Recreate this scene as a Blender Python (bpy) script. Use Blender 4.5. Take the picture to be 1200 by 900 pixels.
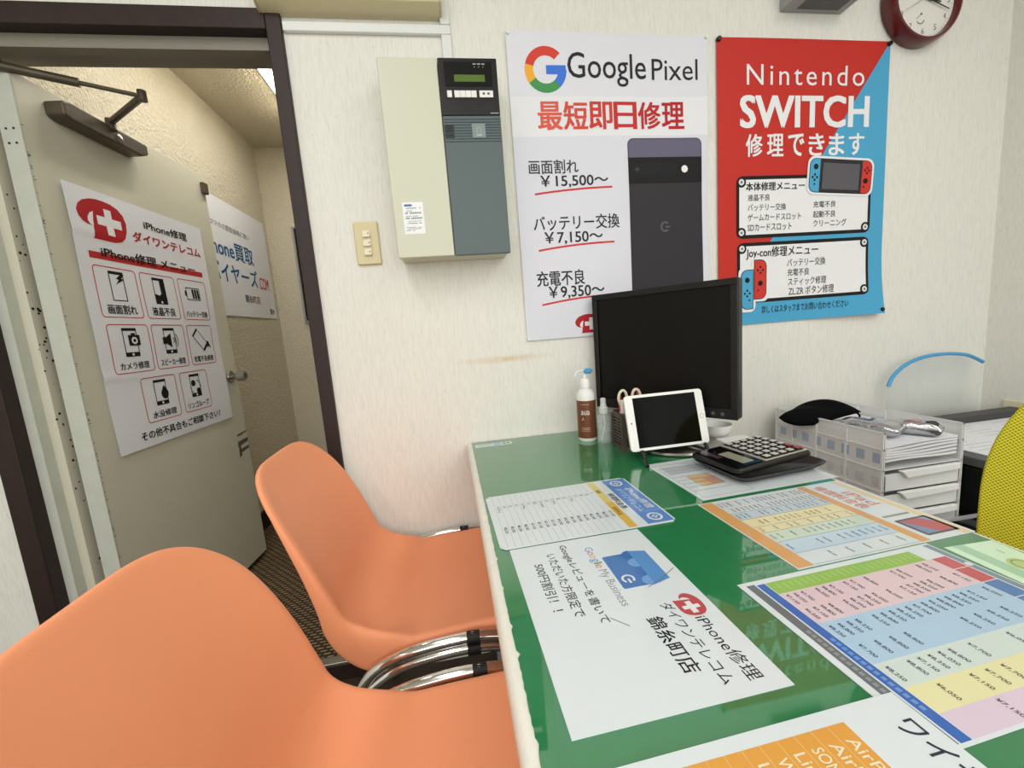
import bpy, bmesh, math, random
from mathutils import Vector, Matrix
random.seed(7)
S = bpy.context.scene
for o in list(bpy.data.objects): bpy.data.objects.remove(o)
COL = S.collection
PI = math.pi
CZ = 1.06                       # camera height above the office floor
# ---------------------------------------------------------------- camera
F_PX = 482.46
yw, pt, rl = math.radians(8.226), math.radians(8.0136), math.radians(4.4947)
fwd = Vector((math.sin(yw)*math.cos(pt), math.cos(yw)*math.cos(pt), -math.sin(pt)))
rt = Vector((math.cos(yw), -math.sin(yw), 0)); dn = fwd.cross(rt)
right = math.cos(rl)*rt + math.sin(rl)*dn
down = -math.sin(rl)*rt + math.cos(rl)*dn
cam = bpy.data.cameras.new('camera'); cam.sensor_width = 36; cam.lens = F_PX*36/1200; cam.clip_start = .02
co = bpy.data.objects.new('camera', cam); COL.objects.link(co)
up = -down; back = -fwd
co.matrix_world = Matrix(((right.x, up.x, back.x, 0), (right.y, up.y, back.y, 0), (right.z, up.z, back.z, CZ), (0, 0, 0, 1)))
S.camera = co
# ---------------------------------------------------------------- light and exposure
S.view_settings.view_transform = 'Standard'; S.view_settings.look = 'None'
S.view_settings.gamma = 1; S.view_settings.use_curve_mapping = False
S.view_settings.exposure = -0.03
w = bpy.data.worlds.new('world'); S.world = w; w.use_nodes = True
w.node_tree.nodes['Background'].inputs[0].default_value = (1, .97, .92, 1)
w.node_tree.nodes['Background'].inputs[1].default_value = .3
def area(name, loc, sx, sy, power, col=(1, .985, .96), rot=(0, 0, 0)):
    l = bpy.data.lights.new(name, 'AREA'); l.shape = 'RECTANGLE'; l.size = sx; l.size_y = sy; l.energy = power; l.color = col
    o = bpy.data.objects.new(name, l); COL.objects.link(o); o.location = loc; o.rotation_euler = rot; return o
WHITE = (1, .99, .965)
area('office_tube_and_fill_light', (-.40, -.25, 2.40), .30, 1.3, 13, WHITE)
area('office_tube_and_fill_light', (1.35, -.40, 2.40), .30, 1.3, 11, WHITE)
area('office_tube_and_fill_light', (-1.6, -.9, 2.40), .30, 1.3, 13, WHITE)  # fill added on the west side to brighten the east wall
area('office_tube_and_fill_light', (.3, -1.8, 2.40), 1.6, .3, 20, WHITE)
area('added_front_fill', (.2, -2.36, 1.45), 3.0, 1.5, 34, (.97, .99, 1), (math.radians(90), 0, 0))  # unseen fill added behind the camera for more frontal light on the walls
area('corridor_tube_light', (-.70, 2.05, 2.26), .06, 1.1, 14, (1, .97, .91))

# ---------------------------------------------------------------- materials
def lin(c):
    return tuple((v/255/12.92 if v/255 <= .04045 else ((v/255+.055)/1.055)**2.4) for v in c[:3]) + (1,)
MATS = {}
def mat(name, c, rough=.5, metal=0, coat=0, spec=.5, alpha=1, trans=0, ior=1.45, emit=0, bump=None, noise=None):
    """bump=(scale,strength), noise=(scale,amount): small mottling of the colour itself"""
    if name in MATS: return MATS[name]
    m = bpy.data.materials.new(name); m.use_nodes = True; nt = m.node_tree; b = nt.nodes['Principled BSDF']
    b.inputs['Base Color'].default_value = lin(c); b.inputs['Roughness'].default_value = rough
    b.inputs['Metallic'].default_value = metal; b.inputs['Coat Weight'].default_value = coat; b.inputs['Coat Roughness'].default_value = .05
    b.inputs['Specular IOR Level'].default_value = spec; b.inputs['Alpha'].default_value = alpha
    b.inputs['Transmission Weight'].default_value = trans; b.inputs['IOR'].default_value = ior
    if emit:
        b.inputs['Emission Color'].default_value = lin(c); b.inputs['Emission Strength'].default_value = emit
    if bump or noise:
        tc = nt.nodes.new('ShaderNodeTexCoord')
    if noise:
        n = nt.nodes.new('ShaderNodeTexNoise'); n.inputs['Scale'].default_value = noise[0]; n.inputs['Detail'].default_value = 4
        nt.links.new(tc.outputs['Object'], n.inputs['Vector'])
        mx = nt.nodes.new('ShaderNodeMix'); mx.data_type = 'RGBA'
        mx.inputs[6].default_value = lin(c); mx.inputs[7].default_value = lin(tuple(v*(1-noise[1]) for v in c))
        nt.links.new(n.outputs[0], mx.inputs[0]); nt.links.new(mx.outputs[2], b.inputs['Base Color'])
    if bump:
        n = nt.nodes.new('ShaderNodeTexNoise'); n.inputs['Scale'].default_value = bump[0]; n.inputs['Detail'].default_value = 3
        nt.links.new(tc.outputs['Object'], n.inputs['Vector'])
        bp = nt.nodes.new('ShaderNodeBump'); bp.inputs['Strength'].default_value = bump[1]; bp.inputs['Distance'].default_value = .002
        nt.links.new(n.outputs[0], bp.inputs['Height']); nt.links.new(bp.outputs[0], b.inputs['Normal'])
    MATS[name] = m; return m
def ink(c, gloss=False):
    if gloss: c = tuple(v*.93 for v in c)
    return mat(('gloss_ink' if gloss else 'ink') + '_%d_%d_%d' % tuple(c[:3]), c, .35 if gloss else .6, coat=.5 if gloss else 0, spec=.3)
def wallpaper():
    m = bpy.data.materials.new('cream_wallpaper'); m.use_nodes = True; nt = m.node_tree; N = nt.nodes; L = nt.links; b = N['Principled BSDF']
    b.inputs['Roughness'].default_value = .75; b.inputs['Specular IOR Level'].default_value = .25
    tc = N.new('ShaderNodeTexCoord')
    def nz(scale, vec, detail=2):
        mp = N.new('ShaderNodeMapping'); mp.inputs['Scale'].default_value = vec; L.new(tc.outputs['Object'], mp.inputs[0])
        n = N.new('ShaderNodeTexNoise'); n.inputs['Scale'].default_value = scale; n.inputs['Detail'].default_value = detail; L.new(mp.outputs[0], n.inputs['Vector']); return n
    n1 = nz(1, (420, 420, 26)); n2 = nz(150, (1, 1, .6)); n3 = nz(2.2, (1, 1, 1), 4)
    r1 = N.new('ShaderNodeValToRGB'); r1.color_ramp.elements[0].position = .25; r1.color_ramp.elements[0].color = lin((218, 217, 210)); r1.color_ramp.elements[1].position = .55; r1.color_ramp.elements[1].color = lin((231, 230, 222))
    L.new(n1.outputs[0], r1.inputs[0])
    r2 = N.new('ShaderNodeValToRGB'); r2.color_ramp.elements[0].position = .22; r2.color_ramp.elements[0].color = (.80, .78, .75, 1); r2.color_ramp.elements[1].position = .30; r2.color_ramp.elements[1].color = (1, 1, 1, 1)
    L.new(n2.outputs[0], r2.inputs[0])
    mu = N.new('ShaderNodeMix'); mu.data_type = 'RGBA'; mu.blend_type = 'MULTIPLY'; mu.inputs[0].default_value = 1
    L.new(r1.outputs[0], mu.inputs[6]); L.new(r2.outputs[0], mu.inputs[7])
    # a yellowed scuff on the paper above the desk
    mp = N.new('ShaderNodeMapping'); mp.vector_type = 'POINT'
    mp.inputs['Location'].default_value = (-.165*6.0, 0, -(CZ-.097)*75); mp.inputs['Scale'].default_value = (6.0, .0, 75)
    L.new(tc.outputs['Object'], mp.inputs[0])
    gr = N.new('ShaderNodeTexGradient'); gr.gradient_type = 'SPHERICAL'; L.new(mp.outputs[0], gr.inputs[0])
    nn = nz(26, (1, 1, 3), 3); ml = N.new('ShaderNodeMath'); ml.operation = 'MULTIPLY'; L.new(gr.outputs[1], ml.inputs[0]); L.new(nn.outputs[0], ml.inputs[1])
    st = N.new('ShaderNodeMix'); st.data_type = 'RGBA'; L.new(ml.outputs[0], st.inputs[0]); L.new(mu.outputs[2], st.inputs[6]); st.inputs[7].default_value = lin((205, 170, 95))
    L.new(st.outputs[2], b.inputs['Base Color'])
    bp = N.new('ShaderNodeBump'); bp.inputs['Strength'].default_value = .06; bp.inputs['Distance'].default_value = .001
    L.new(n1.outputs[0], bp.inputs['Height']); L.new(bp.outputs[0], b.inputs['Normal'])
    return m
def stucco():
    m = bpy.data.materials.new('corridor_stucco'); m.use_nodes = True; nt = m.node_tree; N = nt.nodes; L = nt.links; b = N['Principled BSDF']
    b.inputs['Base Color'].default_value = lin((216, 207, 184)); b.inputs['Roughness'].default_value = .38
    tc = N.new('ShaderNodeTexCoord'); n = N.new('ShaderNodeTexNoise'); n.inputs['Scale'].default_value = 95; n.inputs['Detail'].default_value = 4
    L.new(tc.outputs['Object'], n.inputs['Vector'])
    bp = N.new('ShaderNodeBump'); bp.inputs['Strength'].default_value = 1; bp.inputs['Distance'].default_value = .013
    L.new(n.outputs[0], bp.inputs['Height']); L.new(bp.outputs[0], b.inputs['Normal']); return m
def matweave():
    m = bpy.data.materials.new('woven_brown_mat'); m.use_nodes = True; nt = m.node_tree; N = nt.nodes; L = nt.links; b = N['Principled BSDF']
    b.inputs['Roughness'].default_value = .8
    tc = N.new('ShaderNodeTexCoord'); mp = N.new('ShaderNodeMapping'); mp.inputs['Rotation'].default_value = (0, 0, .0); L.new(tc.outputs['Object'], mp.inputs[0])
    br = N.new('ShaderNodeTexBrick'); br.inputs['Scale'].default_value = 17; br.inputs['Color1'].default_value = lin((168, 142, 96)); br.inputs['Color2'].default_value = lin((138, 112, 72)); br.inputs['Mortar'].default_value = lin((46, 34, 24)); br.inputs['Mortar Size'].default_value = .085
    L.new(mp.outputs[0], br.inputs[0]); L.new(br.outputs[0], b.inputs['Base Color'])
    bp = N.new('ShaderNodeBump'); bp.inputs['Strength'].default_value = .6; bp.inputs['Distance'].default_value = .004
    L.new(br.outputs[1], bp.inputs['Height']); bp.invert = True; L.new(bp.outputs[0], b.inputs['Normal']); return m
def chairmesh():
    m = bpy.data.materials.new('yellow_green_mesh_fabric'); m.use_nodes = True; nt = m.node_tree; N = nt.nodes; L = nt.links; b = N['Principled BSDF']
    b.inputs['Roughness'].default_value = .7
    tc = N.new('ShaderNodeTexCoord'); mp = N.new('ShaderNodeMapping'); mp.inputs['Rotation'].default_value = (.78, 0, 0); mp.inputs['Scale'].default_value = (0, 1, 1); L.new(tc.outputs['Object'], mp.inputs[0])
    vo = N.new('ShaderNodeTexVoronoi'); vo.inputs['Scale'].default_value = 250; vo.inputs['Randomness'].default_value = .0; L.new(mp.outputs[0], vo.inputs['Vector'])
    r = N.new('ShaderNodeValToRGB'); r.color_ramp.elements[0].position = .25; r.color_ramp.elements[0].color = lin((146, 138, 20)); r.color_ramp.elements[1].position = .45; r.color_ramp.elements[1].color = lin((226, 216, 46))
    L.new(vo.outputs[0], r.inputs[0]); L.new(r.outputs[0], b.inputs['Base Color'])
    return m
M_WALL = wallpaper(); M_STUC = stucco(); M_MAT = matweave(); M_YEL = chairmesh()
M_BROWN = mat('dark_brown_wood', (50, 30, 27), .5, bump=(60, .15), noise=(30, .4))
M_STEEL = mat('grey_green_painted_steel', (214, 211, 192), .45, noise=(3, .06), bump=(90, .06))
M_STEELD = mat('grey_painted_steel_header', (142, 138, 124), .5, noise=(6, .12))
M_EDGE = mat('pale_door_edge_paint', (205, 208, 196), .5, noise=(20, .08))
M_ORANGE = mat('orange_moulded_plastic', (240, 156, 113), .42, spec=.35, bump=(420, .10))
M_CHROME = mat('chrome', (225, 222, 218), .09, 1)
M_RUB = mat('black_rubber', (22, 20, 20), .6)
M_BLK = mat('black_plastic', (17, 17, 18), .35, bump=(500, .03))
M_SCREEN = mat('black_screen', (13, 14, 13), .35, spec=.25)
M_GLASSBLK = mat('black_glass_screen', (5, 6, 9), .06, spec=.18)
M_WHITEP = mat('white_plastic', (235, 235, 232), .35)
M_CREAM = mat('cream_enamel', (206, 208, 188), .45, bump=(300, .03))
M_PANELG = mat('blue_grey_plastic', (85, 99, 101), .45)
M_PANELD = mat('dark_slot', (62, 74, 79), .6)
M_IVORY = mat('ivory_plastic', (214, 202, 160), .35)
M_IVORYL = mat('pale_ivory_plastic', (226, 218, 190), .35)
M_DUCT = mat('white_duct_plastic', (226, 228, 226), .4)
M_ROLL = mat('cream_roller_casing', (206, 196, 160), .4)
M_GREY = mat('grey_plastic', (158, 159, 160), .5)
M_DKGREY = mat('dark_grey_plastic', (84, 86, 88), .5)
M_RED = mat('dark_red_clock_rim', (92, 26, 28), .3, coat=.3)
M_DIAL = mat('white_dial', (228, 226, 220), .5)
M_PAPER = mat('white_paper', (232, 233, 238), .6, spec=.3)
M_LAM = mat('laminated_paper', (211, 219, 222), .3, coat=.55, spec=.3)
M_GREEN = mat('green_desk_mat', (32, 128, 74), .35, coat=1, spec=.4, noise=(40, .12)); M_GREEN.node_tree.nodes['Principled BSDF'].inputs['Coat IOR'].default_value = 2.0; M_GREEN.node_tree.nodes['Principled BSDF'].inputs['Coat Roughness'].default_value = .03
M_DESK = mat('cream_desk_laminate', (222, 222, 208), .35, bump=(80, .05))
M_DESKE = mat('white_desk_edging', (232, 230, 220), .4, noise=(60, .06))
M_SILV = mat('brushed_steel', (176, 172, 164), .28, 1)
M_BRONZE = mat('dark_bronze_metal', (104, 94, 78), .42, .35, noise=(30, .25))
M_CLEAR = mat('clear_plastic', (236, 243, 240), .06, alpha=.28)
M_FROST = mat('frosted_clear_plastic', (252, 253, 252), .35, alpha=.9)
_n = M_FROST.node_tree; _b = _n.nodes['Principled BSDF']; _t = _n.nodes.new('ShaderNodeBsdfTranslucent'); _t.inputs[0].default_value = (.95, .96, .95, 1)
_m = _n.nodes.new('ShaderNodeMixShader'); _m.inputs[0].default_value = .25
_n.links.new(_b.outputs[0], _m.inputs[1]); _n.links.new(_t.outputs[0], _m.inputs[2]); _n.links.new(_m.outputs[0], _n.nodes['Material Output'].inputs[0])
M_FROSTR = mat('frosted_plastic_rib', (248, 249, 248), .4, alpha=.9)
M_BOTL = mat('brown_bottle_label', (112, 66, 40), .4)
M_BLUE = mat('blue_plastic', (74, 160, 214), .3)
M_CUP = mat('brown_plastic_basket', (82, 70, 64), .5)
M_CREAMH = mat('cream_scissor_handle', (224, 216, 190), .4)
M_FABB = mat('black_cloth', (14, 14, 15), .95, spec=.1, bump=(260, .4))
M_FOIL = mat('silver_foil', (196, 198, 204), .22, .9, bump=(70, .8))
M_TUBE = mat('lit_tube', (255, 246, 224), .4, emit=9)
# ---------------------------------------------------------------- mesh building
class MB:
    def __init__(s): s.v = []; s.f = []; s.mi = []; s.m = []; s.sm = []
    def slot(s, m):
        if m not in s.m: s.m.append(m)
        return s.m.index(m)
    def add(s, vs, fs, m, smooth=True):
        k = len(s.v); i = s.slot(m); s.v += [tuple(v) for v in vs]
        for f in fs: s.f.append([k+q for q in f]); s.mi.append(i); s.sm.append(smooth)
        return s
    def box(s, x0, x1, y0, y1, z0, z1, m, R=None, T=(0, 0, 0)):
        vs = [(x, y, z) for z in (z0, z1) for y in (y0, y1) for x in (x0, x1)]
        if R: vs = [R @ Vector(v)+Vector(T) for v in vs]
        return s.add(vs, [(0, 2, 3, 1), (4, 5, 7, 6), (0, 1, 5, 4), (2, 6, 7, 3), (0, 4, 6, 2), (1, 3, 7, 5)], m)
    def cyl(s, p0, p1, r0, r1, m, n=24, cap=True):
        p0 = Vector(p0); p1 = Vector(p1); a = (p1-p0).normalized(); b = a.orthogonal().normalized(); c = a.cross(b)
        vs = [p+(b*math.cos(2*PI*i/n)+c*math.sin(2*PI*i/n))*r for p, r in ((p0, r0), (p1, r1)) for i in range(n)]
        fs = [(i, (i+1) % n, n+(i+1) % n, n+i) for i in range(n)]
        if cap: fs += [tuple(range(n-1, -1, -1)), tuple(range(n, 2*n))]
        return s.add(vs, fs, m)
    def tube(s, pts, r, m, n=12, sub=0, closed=False):
        P = [Vector(p) for p in pts]
        if sub:
            Q = []; K = len(P); rng = range(K if closed else K-1)
            for i in rng:
                g = lambda j: P[j % K] if closed else P[max(0, min(K-1, j))]
                a, b, c, d = g(i-1), g(i), g(i+1), g(i+2)
                for k in range(sub):
                    t = k/sub
                    Q.append(.5*((2*b)+(c-a)*t+(2*a-5*b+4*c-d)*t*t+(3*b-a-3*c+d)*t**3))
            if not closed: Q.append(P[-1])
            P = Q
        K = len(P); vs = []; prev = None
        for i, p in enumerate(P):
            if closed: t = (P[(i+1) % K]-P[i-1]).normalized()
            else: t = (P[min(K-1, i+1)]-P[max(0, i-1)]).normalized()
            if prev is None: b = t.orthogonal().normalized()
            else: b = (prev-t*prev.dot(t)).normalized()
            prev = b; c = t.cross(b); rr = r(i/(K-1)) if callable(r) else r
            vs += [p+(b*math.cos(2*PI*k/n)+c*math.sin(2*PI*k/n))*rr for k in range(n)]
        fs = []
        for i in range(K if closed else K-1):
            a = i*n; b2 = ((i+1) % K)*n
            fs += [(a+k, a+(k+1) % n, b2+(k+1) % n, b2+k) for k in range(n)]
        if not closed: fs += [tuple(range(n-1, -1, -1)), tuple(range((K-1)*n, K*n))]
        return s.add(vs, fs, m)
    def lathe(s, prof, m, n=32, c=(0, 0, 0)):
        vs = []; fs = []
        for r, z in prof: vs += [(c[0]+r*math.cos(2*PI*i/n), c[1]+r*math.sin(2*PI*i/n), c[2]+z) for i in range(n)]
        for j in range(len(prof)-1):
            fs += [(j*n+i, j*n+(i+1) % n, (j+1)*n+(i+1) % n, (j+1)*n+i) for i in range(n)]
        if prof[0][0] > 1e-5: fs.append(tuple(range(n-1, -1, -1)))
        if prof[-1][0] > 1e-5: fs.append(tuple(range((len(prof)-1)*n, len(prof)*n)))
        return s.add(vs, fs, m)
    def prism(s, poly, d0, d1, m, axis='z'):
        """poly in a plane, extruded along axis: z:(x,y) y:(x,z) x:(y,z)"""
        f = {'z': lambda a, b, d: (a, b, d), 'y': lambda a, b, d: (a, d, b), 'x': lambda a, b, d: (d, a, b)}[axis]
        n = len(poly); vs = [f(a, b, d) for d in (d0, d1) for a, b in poly]
        return s.add(vs, [tuple(range(n-1, -1, -1)), tuple(range(n, 2*n))]+[(i, (i+1) % n, n+(i+1) % n, n+i) for i in range(n)], m)
    def build(s, name, parent=None, bevel=0, segs=2, ang=40, subsurf=0, solid=0, solid_off=-1, fix=True):
        me = bpy.data.meshes.new(name); me.from_pydata(s.v, [], s.f); me.update()
        for m in s.m: me.materials.append(m)
        me.polygons.foreach_set('material_index', s.mi); me.polygons.foreach_set('use_smooth', s.sm)
        if fix:
            bm = bmesh.new(); bm.from_mesh(me); bmesh.ops.recalc_face_normals(bm, faces=bm.faces); bm.to_mesh(me); bm.free()
        if ang < 180: me.set_sharp_from_angle(angle=math.radians(ang))
        o = bpy.data.objects.new(name, me); COL.objects.link(o)
        if parent: o.parent = parent
        if solid:
            q = o.modifiers.new('thickness', 'SOLIDIFY'); q.thickness = solid; q.offset = solid_off
        if bevel:
            q = o.modifiers.new('edges', 'BEVEL'); q.width = bevel; q.segments = segs; q.limit_method = 'ANGLE'; q.angle_limit = .6; q.harden_normals = True
        if subsurf:
            q = o.modifiers.new('smooth', 'SUBSURF'); q.levels = subsurf; q.render_levels = subsurf
        return o
def tag(o, label, cat, group=None):
    o['label'] = label; o['category'] = cat
    if group: o['group'] = group
    return o
def thing(name, label, cat, loc=(0, 0, 0), rotz=0, group=None):
    o = bpy.data.objects.new(name, None); COL.objects.link(o); o.empty_display_size = .05
    o.location = loc; o.rotation_euler = (0, 0, rotz); return tag(o, label, cat, group)
def struct(o, label=None):
    o['kind'] = 'structure'
    if label: o['label'] = label
    return o
# ---------------------------------------------------------------- lettering
GC = {}
def glyphs(s, bold=0, spacing=1.0):
    k = (s, bold, spacing)
    if k in GC: return GC[k]
    cu = bpy.data.curves.new('lettering', 'FONT'); cu.body = s; cu.size = 1; cu.offset = min(bold, 0); cu.resolution_u = 3; cu.space_character = spacing
    o = bpy.data.objects.new('lettering', cu); COL.objects.link(o)
    dg = bpy.context.evaluated_depsgraph_get(); ev = o.evaluated_get(dg); me = bpy.data.meshes.new_from_object(ev)
    vs = [(v.co.x, v.co.y) for v in me.vertices]; fs = [tuple(p.vertices) for p in me.polygons]
    bpy.data.objects.remove(o); bpy.data.curves.remove(cu); bpy.data.meshes.remove(me)
    if not vs: vs = [(0, 0)]
    x0 = min(v[0] for v in vs); x1 = max(v[0] for v in vs); y0 = min(v[1] for v in vs); y1 = max(v[1] for v in vs)
    GC[k] = (vs, fs, x0, x1, y0, y1); return GC[k]
def M_frame(o, r, u):
    """matrix whose local x runs along r, local y along u, origin at o"""
    r = Vector(r).normalized(); u = Vector(u).normalized(); n = r.cross(u)
    return Matrix(((r.x, u.x, n.x, o[0]), (r.y, u.y, n.y, o[1]), (r.z, u.z, n.z, o[2]), (0, 0, 0, 1)))
class Sheet:
    """a printed sheet: local x = right, local -y = down, +z = towards the reader; its print goes into child parts"""
    def __init__(s, name, label, cat, w, h, mtx, paper=M_PAPER, dz=None, group=None, parent=None, cuts=0, gloss=False, tess=.026, thick=.0005, nx=32, ny=44, step=.0004, corners=None):
        s.w, s.h, s.dz, s.gloss, s.step, s.curved = w, h, dz or (lambda u, v: 0), gloss, step, bool(dz); s.tess = tess
        mb = MB()
        if dz:
            vs = []; fs = []
            for j in range(ny+1):
                for i in range(nx+1):
                    u, v = w*i/nx, h*j/ny
                    vs.append((u, -v, s.dz(u, v)))
            fs = [(j*(nx+1)+i, (j+1)*(nx+1)+i, (j+1)*(nx+1)+i+1, j*(nx+1)+i+1) for j in range(ny) for i in range(nx)]
            k = len(vs); vs += [(x, y, z-thick) for x, y, z in vs]
            fs += [tuple(k+q for q in reversed(f)) for f in fs]
            rim = list(range(nx+1))+[j*(nx+1)+nx for j in range(1, ny+1)]+[ny*(nx+1)+i for i in range(nx-1, -1, -1)]+[j*(nx+1) for j in range(ny-1, 0, -1)]
            fs += [(rim[i], rim[(i+1) % len(rim)], k+rim[(i+1) % len(rim)], k+rim[i]) for i in range(len(rim))]
            mb.add(vs, fs, paper)
        else:
            c = cuts
            P = corners or ([(c, 0), (w-c, 0), (w, -c), (w, -h+c), (w-c, -h), (c, -h), (0, -h+c), (0, -c)] if c else [(0, 0), (w, 0), (w, -h), (0, -h)])
            mb.prism(P, -thick, 0, paper)
        s.o = mb.build(name)
        if parent: s.o.parent = parent; s.o.matrix_local = mtx
        else: s.o.matrix_world = mtx
        if label and not parent: tag(s.o, label, cat, group)
        s.cur = None
    def part(s, name):
        s.end(); s.cur = MB(); s.cn = name; return s
    def end(s):
        if s.cur and s.cur.v: s.cur.build(s.cn, s.o, fix=False)
        s.cur = None; return s
    def put(s, uv, fs, c, L):
        if s.curved:                      # cut wide faces down so that print follows the paper's waves
            bm = bmesh.new(); vv = [bm.verts.new((u, v, 0)) for u, v in uv]
            for f in fs:
                try: bm.faces.new([vv[i] for i in f])
                except ValueError: pass
            big = [f for f in bm.faces if max(v.co.x for v in f.verts)-min(v.co.x for v in f.verts) > s.tess*.95 or max(v.co.y for v in f.verts)-min(v.co.y for v in f.verts) > s.tess*.95]
            if big:
                bmesh.ops.triangulate(bm, faces=[f for f in big if len(f.verts) > 4])
                for _ in range(6):
                    E = [e for e in bm.edges if e.calc_length() > s.tess]
                    if not E: break
                    bmesh.ops.subdivide_edges(bm, edges=E, cuts=1)
                    bmesh.ops.triangulate(bm, faces=[f for f in bm.faces if len(f.verts) > 4])
            bm.verts.index_update()
            uv = [(v.co.x, v.co.y) for v in bm.verts]; fs = [[v.index for v in f.verts] for f in bm.faces]; bm.free()
        s.cur.add([(u, -v, s.dz(u, v)+s.step*L) for u, v in uv], fs, ink(c, s.gloss), False)
    def rect(s, u0, v0, u1, v1, c, L=1):
        n = max(1, int((u1-u0)/.03)); m = max(1, int((v1-v0)/.03))
        s.put([(u0+(u1-u0)*i/n, v0+(v1-v0)*j/m) for j in range(m+1) for i in range(n+1)], [(j*(n+1)+i, (j+1)*(n+1)+i, (j+1)*(n+1)+i+1, j*(n+1)+i+1) for j in range(m) for i in range(n)], c, L)
    def poly(s, P, c, L=1):
        a = sum(P[i][0]*P[(i+1) % len(P)][1]-P[(i+1) % len(P)][0]*P[i][1] for i in range(len(P)))
        if a > 0: P = P[::-1]
        s.put(P, [tuple(range(len(P)))], c, L)
    def line(s, P, t, c, L=1):
        for (a, b), (d, e) in zip(P, P[1:]):
            dx, dy = d-a, e-b; l = math.hypot(dx, dy) or 1; nx, ny = -dy/l*t/2, dx/l*t/2
            s.poly([(a+nx, b+ny), (d+nx, e+ny), (d-nx, e-ny), (a-nx, b-ny)], c, L)
    def rrpts(s, u0, v0, u1, v1, r, n=5):
        P = []
        for cx, cy, a in ((u1-r, v0+r, -PI/2), (u1-r, v1-r, 0), (u0+r, v1-r, PI/2), (u0+r, v0+r, PI)):
            P += [(cx+r*math.cos(a+PI/2*i/n), cy+r*math.sin(a+PI/2*i/n)) for i in range(n+1)]
        return P
    def rrect(s, u0, v0, u1, v1, r, c, L=1): s.poly(s.rrpts(u0, v0, u1, v1, r), c, L)
    def rring(s, u0, v0, u1, v1, r, t, c, L=1):
        A = s.rrpts(u0, v0, u1, v1, r); B = s.rrpts(u0+t, v0+t, u1-t, v1-t, max(r-t, .0005)); n = len(A)
        s.put(A+B, [(i, n+i, n+(i+1) % n, (i+1) % n) for i in range(n)], c, L)
    def disc(s, u, v, r, c, L=1, rv=None, n=20): s.poly([(u+r*math.cos(2*PI*i/n), v+(rv or r)*math.sin(2*PI*i/n)) for i in range(n)], c, L)
    def arc(s, u, v, r0, r1, a0, a1, c, L=1, n=14, k=1):
        """ring sector, angles in degrees clockwise from right as seen by the reader"""
        P = [(u+r*math.cos(math.radians(a0+(a1-a0)*i/n)), v+k*r*math.sin(math.radians(a0+(a1-a0)*i/n))) for r in (r0, r1) for i in range(n+1)]
        s.put(P, [(i, i+1, n+2+i, n+1+i) for i in range(n)], c, L)
    def text(s, t, u0, v0, u1, v1, c=(30, 30, 32), L=2, bold=.01, spacing=1.0, keep=False):
        vs, fs, x0, x1, y0, y1 = glyphs(t, min(bold, 0), spacing); b = max(bold, 0)
        sx = (u1-u0)/max(x1-x0+2*b, 1e-6); sy = (v1-v0)/max(y1-y0+1.2*b, 1e-6)
        for q, (dx, dy) in enumerate(((b, b*.6), (-b, b*.6), (b, -b*.6), (-b, -b*.6)) if b else ((0, 0),)):
            s.put([(u0+(x+dx+b-x0)*sx, v0+(y1+b*.6-y-dy)*sy) for x, y in vs], fs, c, L+.06*q)
    def rot(s, k0, ang, u, v):
        """turn everything added to the current part since vertex k0 about (u,v)"""
        ca, sa = math.cos(ang), math.sin(ang)
        for i in range(k0, len(s.cur.v)):
            x, y, z = s.cur.v[i]; dx, dy = x-u, -y-v
            s.cur.v[i] = (u+dx*ca-dy*sa, -(v+dx*sa+dy*ca), z)
    def logo(s, u0, v0, u1, v1, red=(178, 34, 42), L=1, white=(238, 238, 240)):
        f = lambda P: [(u0+(u1-u0)*a, v0+(v1-v0)*b) for a, b in P]
        s.poly(f([(.24, .69), (.16, .68), (.08, .63), (.02, .53), (.0, .39), (.05, .24), (.15, .12), (.29, .04), (.42, .005), (.56, 0), (.71, .02), (.85, .09), (.95, .22), (1, .42), (.98, .64), (.92, .82), (.82, .94), (.68, .995), (.45, 1), (.22, 1), (.25, .95), (.265, .8), (.275, .66)]), red, L)
        s.poly(f([(.315, .33), (.24, .39), (.19, .50), (.18, .59), (.21, .66), (.27, .69), (.28, .66), (.285, .56)]), white, L+1)
        s.poly(f([(.54, .19), (.69, .19), (.69, .40), (.88, .40), (.88, .62), (.69, .62), (.69, .84), (.54, .84), (.54, .62), (.37, .62), (.37, .40), (.54, .40)]), white, L+1)
# ================================================================ the setting
XR, XL, YN, YS, ZC = 1.945, -2.3, 1.235, -2.4, 2.45
mb = MB(); DX0, DX1, DZ1 = -1.15, -.360, CZ+.80
for a in ((XL-.1, DX0, 0, ZC), (DX1, XR+.1, 0, ZC), (DX0, DX1, DZ1, ZC)): mb.box(a[0], a[1], YN, YN+.11, a[2], a[3], M_WALL)
struct(mb.build('wall_north'), 'cream wallpapered wall with the doorway and posters')
struct(MB().box(XR, XR+.1, YS, YN, 0, ZC, M_WALL).build('wall_east'))
struct(MB().box(XL-.1, XL, YS, YN, 0, ZC, M_WALL).build('wall_west'))
struct(MB().box(XL-.1, XR+.1, YS-.1, YS, 0, ZC, M_WALL).build('wall_south'))
M_CEIL = mat('white_ceiling', (226, 222, 210), .8, bump=(120, .3))
struct(MB().box(XL-.1, XR+.1, YS-.1, YN+.11, ZC, ZC+.08, M_CEIL).build('ceiling'))
struct(MB().box(XL-.1, XR+.1, YS-.1, YN, -.08, 0, mat('grey_brown_floor', (72, 60, 48), .6, noise=(25, .2))).build('floor'))
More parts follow.
